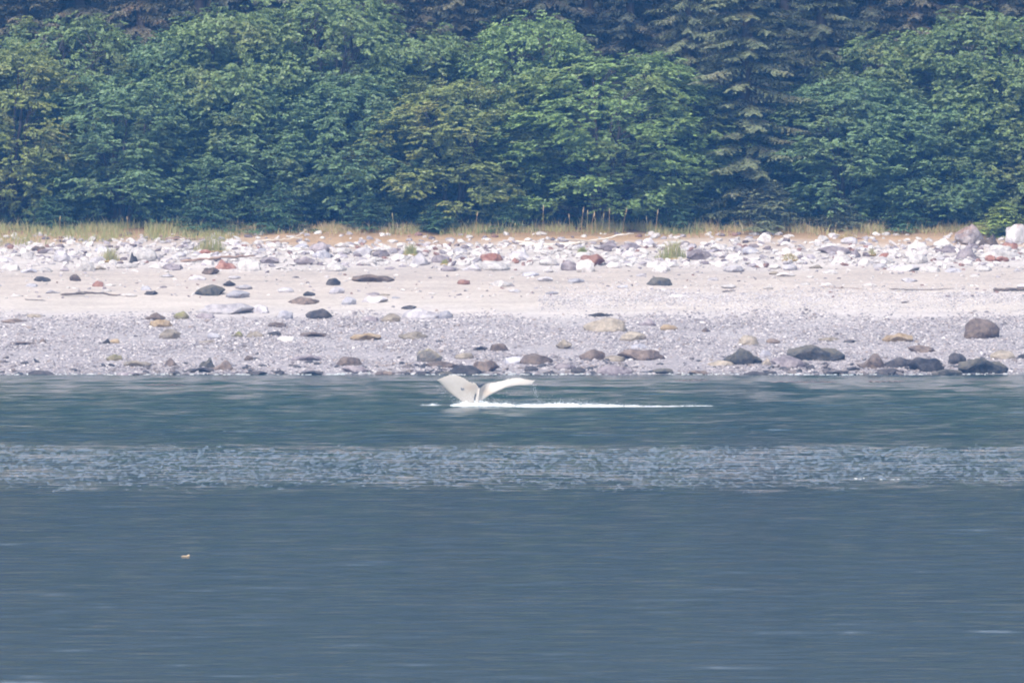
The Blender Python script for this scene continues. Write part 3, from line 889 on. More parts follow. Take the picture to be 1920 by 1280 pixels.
def alder_variant(seed, H=8.0, Rr=3.0):
    """many stemmed alder: (crown mesh, trunk mesh), about H tall and 2 Rr wide, base at the origin"""
    rs = np.random.RandomState(seed)
    W = Acc(); L = Acc()
    stems = []
    ns = 6
    for i in range(ns):
        a_ = i / ns * 6.28 + rs.uniform(-.4, .4)
        lean = rs.uniform(.25, .8)
        top = np.array([math.cos(a_) * Rr * .55 * lean, math.sin(a_) * Rr * .55 * lean, H * rs.uniform(.7, .93)])
        t = np.linspace(0, 1, 9)
        P = np.outer(t ** 1.3, [top[0], top[1], 0]) + np.outer(t, [0, 0, top[2]]) + np.array([math.cos(a_) * .2, math.sin(a_) * .2, 0])
        P += rs.normal(0, .06, P.shape) * t[:, None]
        v, f = tube(P, np.linspace(.10, .025, 9), 6); W.add(v, f)
        stems.append(P)
    # leaf clumps spread through a lumpy shell
    clumps = []
    target = 230
    while len(clumps) < target:
        z = rs.uniform(.10, 1.0)
        prof = (1 - abs((z - .46) / .56) ** 2.6) ** .5 if abs(z - .46) < .56 else .1          # width over height
        a_ = rs.uniform(0, 6.28)
        lump = 1 + .24 * nz(math.cos(a_) * 1.6 + seed, math.sin(a_) * 1.6, z * 4)
        rr = Rr * prof * lump * (1 - .62 * rs.rand() ** 2.3)
        p = np.array([math.cos(a_) * rr, math.sin(a_) * rr, z * H * (.97 + .10 * nz(a_ * .9, seed, 2))])
        if any(np.linalg.norm((p - q) / np.array([1, 1, .62])) < .38 for q, _ in clumps): continue
        clumps.append((p, rs.uniform(.55, 1.0)))
    for (p, s) in clumps:
        # limb from the nearest stem
        st = stems[int(np.argmin([np.min(np.linalg.norm(P - p, axis=1)) for P in stems]))]
        zj = max(0.3, p[2] - rs.uniform(.5, 1.2))
        q = np.array([np.interp(zj, st[:, 2], st[:, k]) for k in range(3)])
        mid = (q + p) / 2 + np.array([0, 0, .15])
        v, f = tube(np.array([q, mid, p]), [.024, .015, .006], 4); W.add(v, f)
        outw = unit(np.array([p[0], p[1], 0]) + rs.normal(0, .25, 3) * [1, 1, .3])
        side = np.array([-outw[1], outw[0], 0])
        nspr = int(19 * s + 6)
        bright = rs.uniform(-.12, .16)
        for k in range(nspr):
            # spray: a short drooping twig with a fan of leaves
            u, w_ = rs.uniform(-.55, 1.0), rs.uniform(-1, 1)
            c = p + outw * u * .55 * s + side * w_ * .58 * s * (1 - .4 * abs(u)) + np.array([0, 0, rs.normal(.05, .26) * s - .10 * max(u, 0) * s])
            d = unit(outw * rs.uniform(.3, 1.1) + side * (w_ * .8 + rs.normal(0, .3)) + np.array([0, 0, rs.uniform(-.6, .55)]))
            ln = rs.uniform(.22, .42)
            m_ = rs.randint(11, 17)
            tpos = np.linspace(0.05, 1, m_)
            base = c + np.outer(tpos * ln, d) + np.outer(-(tpos ** 2) * .08, [0, 0, 1])
            sd = unit(np.cross(d, [0, 0, 1.]))
            sgn = np.where(np.arange(m_) % 2 == 0, 1, -1)[:, None]
            base = base + sgn * sd * rs.uniform(.02, .09, (m_, 1))
            D = d * .6 + sgn * sd * rs.uniform(.3, 1.0, (m_, 1)) + rs.normal(0, .35, (m_, 3)) + np.array([0, 0, -.15])
            Nn = np.array([0, 0, .72]) + outw * .62 + rs.normal(0, .5, (m_, 3))
            hl = rs.uniform(.038, .072, m_)
            v, f = leaf_quads(base, D, Nn, hl, hl * rs.uniform(.7, .95, m_))
            t = np.clip(rs.normal(.5 + bright, .2, m_), 0, 1)
            L.add(v, f, np.repeat(t, 4))
    return L.mesh('alder_crown', False, [ALD['green']]), W.mesh('alder_trunk', True, [BARK])

def spruce_variant(seed, H=16.0, Rr=3.2, z0=.04, step=.42, per=6, droop=.32, card=.085, wtaper=.8):
    rs = np.random.RandomState(seed)
    W = Acc(); L = Acc()
    t = np.linspace(0, 1, 10)
    tr = np.stack([.05 * np.sin(t * 5 + seed), .05 * np.cos(t * 4), t * H], 1)
    v, f = tube(tr, np.linspace(.018 * H + .02, .01, 10), 8); W.add(v, f)
    z = H * z0
    ph = 0
    while z < H * .985:
        frac = z / H
        Lb = Rr * (1 - frac) ** wtaper * (min(1, .55 + frac * 4))
        if Lb < .12: Lb = .12
        nb = max(3, int(per * rs.uniform(.7, 1.2)))
        for b in range(nb):
            a_ = ph + b / nb * 6.28 + rs.uniform(-.35, .35)
            ll = Lb * rs.uniform(.55, 1.12)
            dirv = np.array([math.cos(a_), math.sin(a_), 0]); side = np.array([-dirv[1], dirv[0], 0])
            zz = z + rs.uniform(-.35, .35) * step
            n = max(3, int(ll / .22) + 2)
            s_ = np.linspace(0, 1, n)
            P = np.outer(s_ * ll, dirv) + np.outer(zz + ll * (.10 * s_ - droop * 1.6 * s_ ** 1.6 + droop * .75 * s_ ** 3.2), [0, 0, 1])
            v, f = tube(P, np.linspace(.012 + .008 * ll, .004, n), 3); W.add(v, f)
            bright = rs.uniform(-.15, .15)
            # flat sprays of twigs either side, hanging a little
            nt_ = max(4, int(ll / .07))
            for q in np.linspace(.12 if ll > 1 else .02, 1.0, nt_):
                c0 = np.array([np.interp(q, s_, P[:, k]) for k in range(3)])
                for sg in (-1, 1):
                    tl = (.10 + .46 * ll / (1 + .5 * ll) * (1 - q * .7)) * rs.uniform(.6, 1.15)
                    td = unit(dirv * rs.uniform(.5, .9) + sg * side * rs.uniform(.6, 1.0) + np.array([0, 0, -rs.uniform(.05, .55)]))
                    m_ = max(2, int(tl / .055))
                    tp = np.linspace(.1, 1, m_)
                    C = c0 + np.outer(tp * tl, td) + np.outer(-(tp ** 2) * tl * .22, [0, 0, 1])
                    D = td + rs.normal(0, .35, (m_, 3))
                    Nn = np.array([0, 0, 1.]) + dirv * .35 + rs.normal(0, .38, (m_, 3))
                    hl = card * rs.uniform(.75, 1.25, m_)
                    vv, ff = leaf_quads(C, D, Nn, hl, hl * .42)
                    L.add(vv, ff, np.repeat(np.clip(rs.normal(.5 + bright + .15 * (q - .5), .2, m_), 0, 1), 4))
        z += step * rs.uniform(.75, 1.2) * (1 if frac < .7 else .75)
        ph += 1.1
    return L.mesh('spruce_crown', False, [SPR['dark']]), W.mesh('spruce_trunk', True, [BARK_D])

AV = [alder_variant(s) for s in (3, 14, 27, 31)]
SV = [spruce_variant(61, 18, 3.6, .03, .52, 8, .34, .085), spruce_variant(72, 20, 3.4, .05, .48, 8, .28, .085)]
YV = [spruce_variant(83, 2.4, 1.35, .02, .17, 7, .22, .055, .85), spruce_variant(94, 2.4, 1.5, .02, .18, 7, .30, .055, .75)]

def put_tree(name, var, m, px, Y, toprow, wpx, H0, R0, label, cat, group, rot=None, zoff=0.0):
    z0 = float(ground_z(Y)) - .05 + zoff
    ztop = row2z(toprow, Y)
    x = px2x(px, Y)
    root = empty(name, (x, Y, z0))
    k = abs(hash((int(px), int(Y)))) % 1000
    root.rotation_euler = (0, 0, (px * 0.7 + Y) % 6.28 if rot is None else rot)
    sxy = (wpx / (FPX / Y)) / (2 * R0)
    root.scale = (sxy, sxy, (ztop - z0) / H0)
    tag(root, label, cat, group)
    tr = link('trunk', var[1], root)
    cr = link('crown', var[0], root)
    cr.material_slots[0].link = 'OBJECT'
    cr.material_slots[0].material = m
    return root

GA = 'alders along the beach edge'
alders = [
 (-190, 680, 60, 330, 0, 'green', 'alder beyond the left edge of the view'),
 (15, 678.3, 95, 280, 1, 'yellow', 'yellow-green alder at the left edge'),
 (120, 681.5, 40, 260, 2, 'green', 'alder with grey-green top behind the left edge alder'),
 (230, 677.9, 150, 290, 3, 'blue', 'low spreading blue-green alder with bare stems showing at left'),
 (330, 681, 75, 250, 4, 'blue', 'blue-green alder behind the low spreading one'),
 (430, 679.8, 28, 290, 0, 'green', 'tall alder at left whose rounded top stands before dark spruces'),
 (470, 678.2, 165, 270, 1, 'blue', 'bushy alder above the fern-like young spruces'),
 (620, 680.6, 0, 300, 2, 'green', 'tallest green alder left of centre reaching the top edge'),
 (655, 678.4, 150, 270, 3, 'blue', 'alder in front of the tallest one, low skirt of leaves'),
 (780, 680.8, 70, 260, 4, 'green', 'alder behind the yellowish centre alder'),
 (850, 677.9, 165, 310, 0, 'yellow', 'yellow-tinged alder left of the bright centre alder'),
 (1000, 679.6, 42, 270, 1, 'bright', 'alder with two leafy tips rising at top centre'),
 (1130, 677.6, 110, 370, 2, 'bright', 'bright green alder right of centre hanging low over the grass'),
 (1265, 679.2, 150, 280, 1, 'green', 'narrow alder between the bright alder and the olive spruce'),
 (1590, 678.2, 160, 300, 3, 'blue', 'alder hiding the right side of the olive spruce'),
 (1660, 681, 85, 260, 4, 'green', 'alder with thin leafy top right of the olive spruce'),
 (1745, 677.7, 200, 270, 0, 'blue', 'low blue-green alder above the tall lilac rock'),
 (1840, 680, 35, 320, 1, 'green', 'tall broad alder at upper right'),
 (1915, 678.2, 130, 280, 2, 'green', 'alder at the right edge'),
 (2090, 680, 60, 320, 3, 'blue', 'alder beyond the right edge of the view'),
]
for (px, Y, top, w, vi, mk, lab) in alders:
    put_tree('alder_tree', AV[vi % 4], ALD[mk], px, Y + 1.0, top - 6, w * 1.1, 8.0, 3.0, lab, 'tree', GA)

GS = 'spruces behind the alders'
spruces = [
 (1400, 679.0, -330, 420, 0, 'olive', 'olive-tan spruce with layered drooping branches in the gap between alders'),
 (40, 685, -420, 330, 1, 'brown', 'brownish spruce behind the left edge alder'),
 (265, 685, -430, 330, 0, 'brown', 'brown-grey spruce with a lit flank at upper left'),
 (490, 687, -400, 330, 1, 'dark', 'dark spruce left of the tallest alder'),
 (720, 687, -430, 320, 0, 'dark', 'dark spruce right behind the tallest alder'),
 (860, 684.5, -380, 300, 1, 'brown', 'brown spruce above the yellow-tinged alder'),
 (1020, 688, -460, 330, 0, 'dark', 'dark purple-brown spruce behind the two leafy tips'),
 (1180, 690, -430, 260, 1, 'dark', 'shadowy spruce behind the dark gap at upper right of centre'),
 (1290, 686, -410, 260, 0, 'olive', 'olive spruce just left of the large olive-tan one'),
 (1540, 684.5, -430, 330, 1, 'olive', 'olive spruce top right of the large olive-tan one'),
 (1720, 686, -430, 330, 0, 'brown', 'brown spruce between the upper right alders'),
 (1880, 687, -450, 330, 1, 'brown', 'reddish-brown spruce in the upper right corner'),
 (-140, 686, -430, 330, 0, 'dark', 'spruce beyond the left edge of the view'),
 (2060, 686, -430, 330, 1, 'dark', 'spruce beyond the right edge of the view'),
]
for (px, Y, top, w, vi, mk, lab) in spruces:
    put_tree('spruce_tree', SV[vi], SPR[mk], px, Y, top, w, (18, 20)[vi], (3.6, 3.4)[vi], lab, 'tree', GS)
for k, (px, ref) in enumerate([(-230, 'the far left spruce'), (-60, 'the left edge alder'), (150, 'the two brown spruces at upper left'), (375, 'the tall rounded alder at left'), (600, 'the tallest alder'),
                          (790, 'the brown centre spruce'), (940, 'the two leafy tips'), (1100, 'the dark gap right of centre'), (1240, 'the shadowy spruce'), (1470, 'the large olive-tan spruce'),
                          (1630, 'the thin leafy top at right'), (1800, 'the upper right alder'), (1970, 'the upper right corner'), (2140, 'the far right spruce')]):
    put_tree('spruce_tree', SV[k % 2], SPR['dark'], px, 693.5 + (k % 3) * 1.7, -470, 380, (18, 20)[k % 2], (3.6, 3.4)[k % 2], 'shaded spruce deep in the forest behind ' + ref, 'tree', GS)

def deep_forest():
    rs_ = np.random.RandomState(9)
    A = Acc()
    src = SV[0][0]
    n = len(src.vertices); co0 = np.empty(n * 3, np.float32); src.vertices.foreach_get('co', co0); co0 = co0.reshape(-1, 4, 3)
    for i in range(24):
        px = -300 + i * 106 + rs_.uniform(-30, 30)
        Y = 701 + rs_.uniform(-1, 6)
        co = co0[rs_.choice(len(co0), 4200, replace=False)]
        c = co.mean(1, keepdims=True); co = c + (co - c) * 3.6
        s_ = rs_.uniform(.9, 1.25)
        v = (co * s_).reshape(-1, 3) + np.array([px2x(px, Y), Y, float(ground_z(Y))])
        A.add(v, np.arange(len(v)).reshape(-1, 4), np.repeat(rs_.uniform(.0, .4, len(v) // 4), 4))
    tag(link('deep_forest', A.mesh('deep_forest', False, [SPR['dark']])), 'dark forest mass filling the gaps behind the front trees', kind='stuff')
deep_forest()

GY = 'young spruces under the alders'
young = [
 (385, 675.6, 335, 190, 0, 'young', 'young spruce with fern-like boughs below the bushy alder, left one'),
 (525, 675.6, 340, 190, 1, 'young', 'young spruce with pale bough tips right of the fern-like one'),
 (690, 676.1, 365, 170, 0, 'young', 'low young spruce in shade left of centre'),
 (955, 676.0, 380, 150, 1, 'young', 'small shaded spruce under the centre alders'),
 (1275, 675.7, 360, 120, 0, 'young', 'small leafy spruce at the foot of the narrow alder'),
 (1440, 676.2, 335, 230, 1, 'olive', 'wide young spruce at the foot of the olive spruce'),
 (1580, 676.2, 370, 150, 0, 'olive', 'dull young spruce right of the wide one'),
 (1700, 676.3, 365, 190, 1, 'young', 'young spruce left of the tall lilac rock'),
 (1880, 674.3, 376, 190, 0, 'lime', 'yellow-green young spruce over the rocks at right'),
 (90, 676.3, 365, 170, 1, 'young', 'small shaded spruce behind bare stems at left'),
 (820, 675.7, 372, 160, 0, 'young', 'dim young spruce under the yellow-tinged alder'),
]
for (px, Y, top, w, vi, mk, lab) in young:
    put_tree('young_spruce', YV[vi], SPR[mk], px, Y, top, w, 2.4, (1.35, 1.5)[vi], lab, 'tree', GY)

# ------------------------------------------------------------------ undergrowth, grass, stalks
def undergrowth():
    rs = np.random.RandomState(21)
    A = Acc()
    for i in range(1500):
        px = rs.uniform(-120, 2040); Y = rs.uniform(677.2, 684)
        h = rs.uniform(.2, .9)
        c = np.array([px2x(px, Y), Y, float(ground_z(Y))])
        m_ = 16
        d = unit(rs.normal(0, 1, (m_, 3)) * [1, 1, .5] + [0, 0, .6])
        C = c + d * rs.uniform(.1, 1, (m_, 1)) * h
        hl = rs.uniform(.06, .12, m_)
        v, f = leaf_quads(C, d, np.array([0, -.3, 1.]) + rs.normal(0, .4, (m_, 3)), hl, hl * rs.uniform(.3, .6, m_))
        A.add(v, f, np.repeat(rs.uniform(.1, .7, m_), 4))
    tag(link('undergrowth', A.mesh('undergrowth', False, [SPR['young']])), 'dark leafy undergrowth beneath the trees', kind='stuff')
undergrowth()

def blade_mat(name):
    m, nt, out = mat(name)
    t = N(nt, 'ShaderNodeAttribute', attribute_name='tint')
    r = ramp(nt, [(0, (.14, .18, .06)), (.35, (.27, .29, .12)), (.6, (.38, .35, .17)), (.8, (.40, .28, .14)), (1, (.52, .43, .29))])
    nt.links.new(t.outputs['Fac'], r.inputs[0])
    d = N(nt, 'ShaderNodeBsdfDiffuse'); tr = N(nt, 'ShaderNodeBsdfTranslucent'); mx = N(nt, 'ShaderNodeMixShader', inp={0: .25})
    nt.links.new(r.outputs[0], d.inputs[0]); nt.links.new(r.outputs[0], tr.inputs[0])
    nt.links.new(d.outputs[0], mx.inputs[1]); nt.links.new(tr.outputs[0], mx.inputs[2]); nt.links.new(mx.outputs[0], out.inputs[0])
    return m
BLADE = blade_mat('beach_grass')

def blades(A, X, Y, h, t, rs, w=.012):
    n = len(X)
    Z = ground_z(Y) - .03
    a_ = rs.rand(n) * 6.28
    bend = rs.normal(0, .28, (n, 2)) * h[:, None]
    ww = w * rs.uniform(.7, 1.5, n)
    ca, sa = np.cos(a_) * ww, np.sin(a_) * ww * .4
    p0 = np.stack([X - ca, Y - sa, Z], 1); p1 = np.stack([X + ca, Y + sa, Z], 1)
    mx_ = np.stack([X + bend[:, 0] * .35, Y + bend[:, 1] * .35, Z + h * .6], 1)
    tip = np.stack([X + bend[:, 0], Y + bend[:, 1], Z + h], 1)
    m0 = mx_ - np.stack([ca, sa, 0 * ca], 1) * .8; m1 = mx_ + np.stack([ca, sa, 0 * ca], 1) * .8
    v = np.stack([p0, p1, m1, m0, tip], 1).reshape(-1, 3)
    b = np.arange(n)[:, None] * 5
    tt = np.repeat(t, 5)
    q = np.hstack([b, b + 1, b + 2, b + 3]); tr = np.hstack([b + 3, b + 2, b + 4])
    A.v.append(v); A.t.append(tt); A.f.setdefault(4, []).append(q + A.n); A.f.setdefault(3, []).append(tr + A.n); A.n += len(v)

def grass():
    rs = np.random.RandomState(33)
    A = Acc()
    n = 44000
    px = rs.uniform(-60, 1980, n); Y = 676.3 - np.abs(rs.normal(0, 1.0, n)) + rs.uniform(0, 1.6, n)
    # the grass reaches farther down the beach at the left
    reach = np.interp(px, [-60, 60, 230, 420, 470, 700, 950, 1150, 1210, 1290, 1340, 1700, 1980], [4.6, 4.2, 3.6, 3.4, 1.6, 1.4, 1.1, .9, 1.1, 1.2, .5, .5, .9])
    low = rs.rand(n) < np.interp(reach, [.5, 4.5], [.15, .55])
    Y = np.where(low, 676 - reach * rs.rand(n) ** 1.2, Y)
    patch = np.array([nz(a_ * .018, b_ * .6, 4) for a_, b_ in zip(px, Y)])
    keep = patch + rs.normal(0, .12, n) > -.10 - .12 * (px < 430)
    px, Y, patch = px[keep], Y[keep], patch[keep]
    n = len(px)
    X = px2x(px, Y)
    hgt = np.interp(px, [0, 430, 470, 900, 1300, 1980], [.30, .30, .22, .26, .28, .22]) * np.where(rs.rand(n) < .06, rs.uniform(1.3, 2.2, n), rs.uniform(.25, 1.2, n))
    green = np.interp(px, [0, 420, 470, 700, 820, 1000, 1180, 1280, 1340, 1600, 1980], [.52, .52, .76, .76, .52, .66, .58, .48, .72, .70, .58])
    t = np.clip(rs.normal(green, .16, n), 0, 1)
    blades(A, X, Y, hgt, t, rs)
    tag(link('beach_grass', A.mesh('beach_grass', False, [BLADE])), 'green and straw-coloured grass along the top of the beach', kind='stuff')
grass()

def tuft(px, row, wpx, hpx, tint, label, n=260):
    rs = np.random.RandomState(int(px))
    Y0 = row2Y(row)
    A = Acc()
    X = px2x(px, Y0) + np.clip(rs.normal(0, wpx / 48 / 3.2, n), -wpx / 48 * .55, wpx / 48 * .55); Y = Y0 + rs.normal(0, .12, n)
    blades(A, X - px2x(px, Y0), Y, np.exp(-((X - px2x(px, Y0)) / (wpx / 48 / 2.2)) ** 2) * rs.uniform(.3, 1.1, n) * hpx / 48, np.clip(rs.normal(tint, .12, n), 0, 1), rs)
    mv, mf = ico(2)
    A.add(mv * np.array([wpx / 48 * .62, .34, .05]) + np.array([0, Y0, float(ground_z(Y0))]), mf, .78)
    me = A.mesh('grass_tuft', False, [BLADE])
    v = np.empty(len(me.vertices) * 3, np.float32); me.vertices.foreach_get('co', v); v = v.reshape(-1, 3)
    z0 = float(ground_z(Y0)); v -= np.array([0, Y0, z0], np.float32); me.vertices.foreach_set('co', v.ravel())
    tag(link('grass_tuft', me, loc=(px2x(px, Y0), Y0, z0)), label, 'grass tuft', 'grass tufts on the upper beach')
tuft(1262, 486, 60, 42, .5, 'tall green grass tuft beside the white stones right of centre', 240)
tuft(1092, 478, 20, 18, .3, 'small green tuft behind the leaning rust-brown slab', 350)
tuft(770, 478, 26, 26, .45, 'yellow-green tuft by the pale lilac peaked boulder')
tuft(1480, 488, 34, 18, .72, 'straw-coloured tuft in front of the wide white stone', 400)
tuft(205, 490, 44, 34, .52, 'green tuft hanging over the stones left of the big white boulder', 160)
tuft(395, 472, 60, 40, .5, 'tall green tuft at the right end of the green grass')
tuft(835, 496, 18, 12, .45, 'low sparse tuft among white stones at centre', 300)
tuft(1590, 446, 34, 14, .78, 'golden moss-like clump at the forest edge', 500)
tuft(1635, 478, 14, 14, .6, 'tiny dry tuft right of the grey-purple rock')

def stalk(px, row0, row1, label, tint=.85, lean=0.0):
    Y = row2Y(row0)
    H = (row0 - row1) / (FPX / Y)
    t = np.linspace(0, 1, 7)
    P = np.stack([lean * t ** 2 * H, 0 * t, t * H], 1)
    v, f = tube(P, np.linspace(.013, .008, 7), 4)
    root = link('grass_stalk', new_mesh('grass_stalk', v, f, True, tint=np.full(len(v), tint), mats=[BLADE]), loc=(px2x(px, Y), Y, float(ground_z(Y))))
    tag(root, label, 'grass stalk', 'tall seeding grass stalks')
    hp = np.stack([P[-1] + (P[-1] - P[-3]) * s_ for s_ in np.linspace(-.5, .3, 5)])
    v, f = tube(hp, [.006, .022, .026, .018, .004], 5)
    link('seed_head', new_mesh('seed_head', v, f, True, tint=np.full(len(v), min(1, tint + .08)), mats=[BLADE]), root)
ST = [(738, 440, 402, 'tall pale stalk alone left of centre'), (892, 440, 400, 'thin stalk before the dark gap at centre'), (1018, 440, 388, 'tallest pale stalk, just left of the driftwood pole'),
      (962, 446, 420, 'short leaning stalk at the driftwood end'), (1069, 440, 404, 'stalk left of the stalk cluster, over the driftwood'), (1090, 442, 392, 'first stalk of the cluster over the driftwood'),
      (1101, 442, 397, 'second stalk of the cluster over the driftwood'), (1108, 442, 401, 'third stalk of the cluster over the driftwood'), (1117, 442, 399, 'fourth stalk of the cluster over the driftwood'),
      (1129, 441, 402, 'stalk near the driftwood tip'), (1142, 440, 394, 'tall stalk above the driftwood tip'), (1168, 440, 392, 'tall thin stalk right of the driftwood tip'),
      (1214, 440, 408, 'short stalk behind the whitish rock'), (1230, 440, 396, 'reddish stalk above the green tuft'), (112, 440, 408, 'pale stalk at left before bare stems'), (25, 445, 425, 'short stalk at the left edge'),
      (240, 436, 408, 'stalk in the green grass under the alder stems'), (570, 446, 430, 'short stalk near the pale stick')]
for k, (px, r0, r1, lab) in enumerate(ST):
    stalk(px, r0, r1, lab, .8 if k % 3 else .6, (-.06, .08, .02, .15)[k % 4])

# ------------------------------------------------------------------ the whale
YW = FPX * CAM_H / (762 - ROW_H)
def fl(p):          # enlarged drawing point -> metres right of and above the tail's waterline centre
    px = 780 + p[0] / 6.857; row = 680 + p[1] / 6.857
    return np.array([(px - 883) / (FPX / YW), (762 - row) / (FPX / YW)])
def resample(P, n, ease=None):
    P = np.asarray(P, float); d = np.concatenate([[0], np.cumsum(np.linalg.norm(np.diff(P, axis=0), axis=1))]); d /= d[-1]
    t = np.linspace(0, 1, n)
    # smooth a little by interpolating on a dense polyline and averaging
    dense = np.linspace(0, 1, 400); Q = np.stack([np.interp(dense, d, P[:, k]) for k in range(2)], 1)
    for _ in range(2):
        Q[1:-1] = (Q[:-2] + Q[1:-1] + Q[2:]) / 3
    return np.stack([np.interp(t, dense, Q[:, k]) for k in range(2)], 1)
def build_whale():
    PAIRS = [((268, 222), (268, 223)), ((330, 190), (300, 246)), ((400, 166), (350, 295)), ((470, 154), (410, 358)), ((550, 162), (480, 415)), ((620, 205), (550, 463)),
             ((690, 245), (600, 505)), ((740, 260), (632, 600)), ((770, 268), (650, 750)), ((785, 292), (672, 880)), ((800, 314), (705, 900)), ((832, 312), (745, 900)), ((860, 288), (768, 750)),
             ((890, 274), (782, 600)), ((940, 265), (818, 503)), ((1010, 254), (885, 458)), ((1090, 236), (965, 410)), ((1180, 212), (1060, 362)), ((1270, 197), (1170, 315)),
             ((1350, 198), (1290, 297)), ((1430, 218), (1410, 293)), ((1490, 232), (1485, 281)), ((1530, 226), (1530, 230))]
    nu, nv = 111, 22
    st = np.linspace(0, 1, len(PAIRS)); dn = np.linspace(0, 1, 551)
    def curve(k):
        P = np.array([fl(q[k]) for q in PAIRS])
        Q = np.stack([np.interp(dn, st, P[:, c]) for c in range(2)], 1)
        for _ in range(30):
            Q[1:-1] = (Q[:-2] + Q[1:-1] * 2 + Q[2:]) / 4
        return np.stack([np.interp(np.linspace(0, 1, nu), dn, Q[:, c]) for c in range(2)], 1)
    T, B = curve(0), curve(1)
    mid = 10.5 / 22
    tu = np.linspace(0, 1, nu)
    u = np.where(tu < mid, tu / mid - 1, (tu - mid) / (1 - mid))
    v = np.linspace(0, 1, nv)
    M = T[:, None, :] * (1 - v)[None, :, None] + B[:, None, :] * v[None, :, None]
    # depth: left fluke sweeps towards the boat, the right one away, edges lean back
    au = np.abs(u)[:, None]
    chord = np.linalg.norm(T - B, axis=1)[:, None]
    yd = np.where(u[:, None] < 0, -0.45 * au ** 1.4, 0.75 * au ** 1.3) + (1 - v)[None, :] * np.where(u[:, None] < 0, .10, .42 * np.minimum(1, au * 3)) * np.minimum(chord, 0.8)
    th = np.interp(np.abs(u), [0, .12, .35, .8, 1], [.12, .105, .075, .045, .014])[:, None] * (np.sin(np.pi * np.clip(v, 0, 1)) ** .6 * (.35 + .65 * v) + .03)[None, :]
    th = np.where(np.abs(u)[:, None] < .5, np.maximum(th, .11 * np.cos(np.minimum(np.abs(u) / .5, 1) * math.pi / 2)[:, None] * np.clip(.35 + v * 1.1, 0, 1)[None] * np.sin(np.pi * np.clip(v, .02, .98))[None] ** .4), th)
    # uneven trailing edge
    rs = np.random.RandomState(4)
    jag = rs.normal(0, .012, nu) * (np.abs(u) < .93)
    M[:, 0, 1] += jag
    front = np.stack([M[..., 0], yd - th, M[..., 1]], -1)
    back = np.stack([M[..., 0], yd + th, M[..., 1] ], -1)
    V = np.concatenate([front.reshape(-1, 3), back.reshape(-1, 3)])
    i = np.arange(nu * nv).reshape(nu, nv)
    Ff = np.stack([i[:-1, :-1], i[:-1, 1:], i[1:, 1:], i[1:, :-1]], -1).reshape(-1, 4)
    Fb = np.stack([i[:-1, :-1], i[1:, :-1], i[1:, 1:], i[:-1, 1:]], -1).reshape(-1, 4) + nu * nv
    def strip(a_, b_):
        return np.stack([a_[:-1], a_[1:], b_[1:], b_[:-1]], -1)
    k = nu * nv
    rim = [strip(i[:, 0], i[:, 0] + k), strip(i[:, -1] + k, i[:, -1])]
    F = np.vstack([Ff, Fb] + rim)
    col = np.zeros((len(V), 3))
    white = np.array([.50, .455, .405]); darkc = np.array([.035, .04, .05])
    for side in (0, 1):
        for a_ in range(nu):
            for b_ in range(nv):
                q = side * k + a_ * nv + b_
                p = V[q]
                if side == 1:
                    c = darkc
                else:
                    n_ = .5 + .5 * nz(p[0] * 2.2, p[2] * 2.2, 5); n2 = nz(p[0] * 7, p[2] * 7, 1)
                    c = white * (1 - .15 * n_) * (1 + .08 * n2)
                    tanb = max(0, 1 - np.linalg.norm((p[[0, 2]] - fl((690, 320))) / [.35, .22])) + max(0, 1 - np.linalg.norm((p[[0, 2]] - fl((900, 375))) / [.3, .2]))
                    c = c * (1 - .22 * min(1, tanb) * np.array([.6, 1.0, 1.35]))
                    if np.linalg.norm((p[[0, 2]] - fl((598, 338))) / [.055, .035]) < 1: c = darkc * 2
                    s0, s1 = fl((768, 405)), fl((748, 490))
                    tt = np.clip(np.dot(p[[0, 2]] - s0, s1 - s0) / np.dot(s1 - s0, s1 - s0), 0, 1)
                    if np.linalg.norm(p[[0, 2]] - (s0 + (s1 - s0) * tt)) < .026: c = darkc * 1.5
                    if b_ == 0 and -.05 < u[a_]: c = darkc * 2 if u[a_] < .2 else white * .5
                col[q] = c
    # dark back skin showing in the notch between the flukes
    m1 = attr_mat('whale_skin', .3, .5)
    me = new_mesh('humpback_whale', V, F, smooth=True, col=col, mats=[m1])
    o = link('humpback_whale', me, loc=(px2x(883, YW), YW, 0))
    tag(o, 'humpback whale diving, white underside of its tail flukes raised above the water', 'whale')
    # rolled dark ridge of the back in the notch
    P = np.array([[*fl((785, 268)), .10], [*fl((795, 296)), .10], [*fl((815, 300)), .10], [*fl((845, 284)), .12], [*fl((885, 264)), .15]])
    v_, f_ = tube(np.stack([P[:, 0], P[:, 2], P[:, 1]], 1), [.02, .045, .05, .035, .01], 6)
    rd = link('notch_ridge', new_mesh('notch_ridge', v_, f_, True, col=np.tile(darkc, (len(v_), 1)), mats=[m1]), o)
build_whale()

# ------------------------------------------------------------------ white water
def foam_mat():
    m, nt, out = mat('white_water')
    d = N(nt, 'ShaderNodeBsdfDiffuse', inp={'Color': (.80, .82, .83, 1)})
    t = N(nt, 'ShaderNodeBsdfTranslucent', inp={'Color': (.85, .9, .92, 1)})
    mx = N(nt, 'ShaderNodeMixShader', inp={0: .3})
    nt.links.new(d.outputs[0], mx.inputs[1]); nt.links.new(t.outputs[0], mx.inputs[2]); nt.links.new(mx.outputs[0], out.inputs[0])
    return m
FOAM = foam_mat()

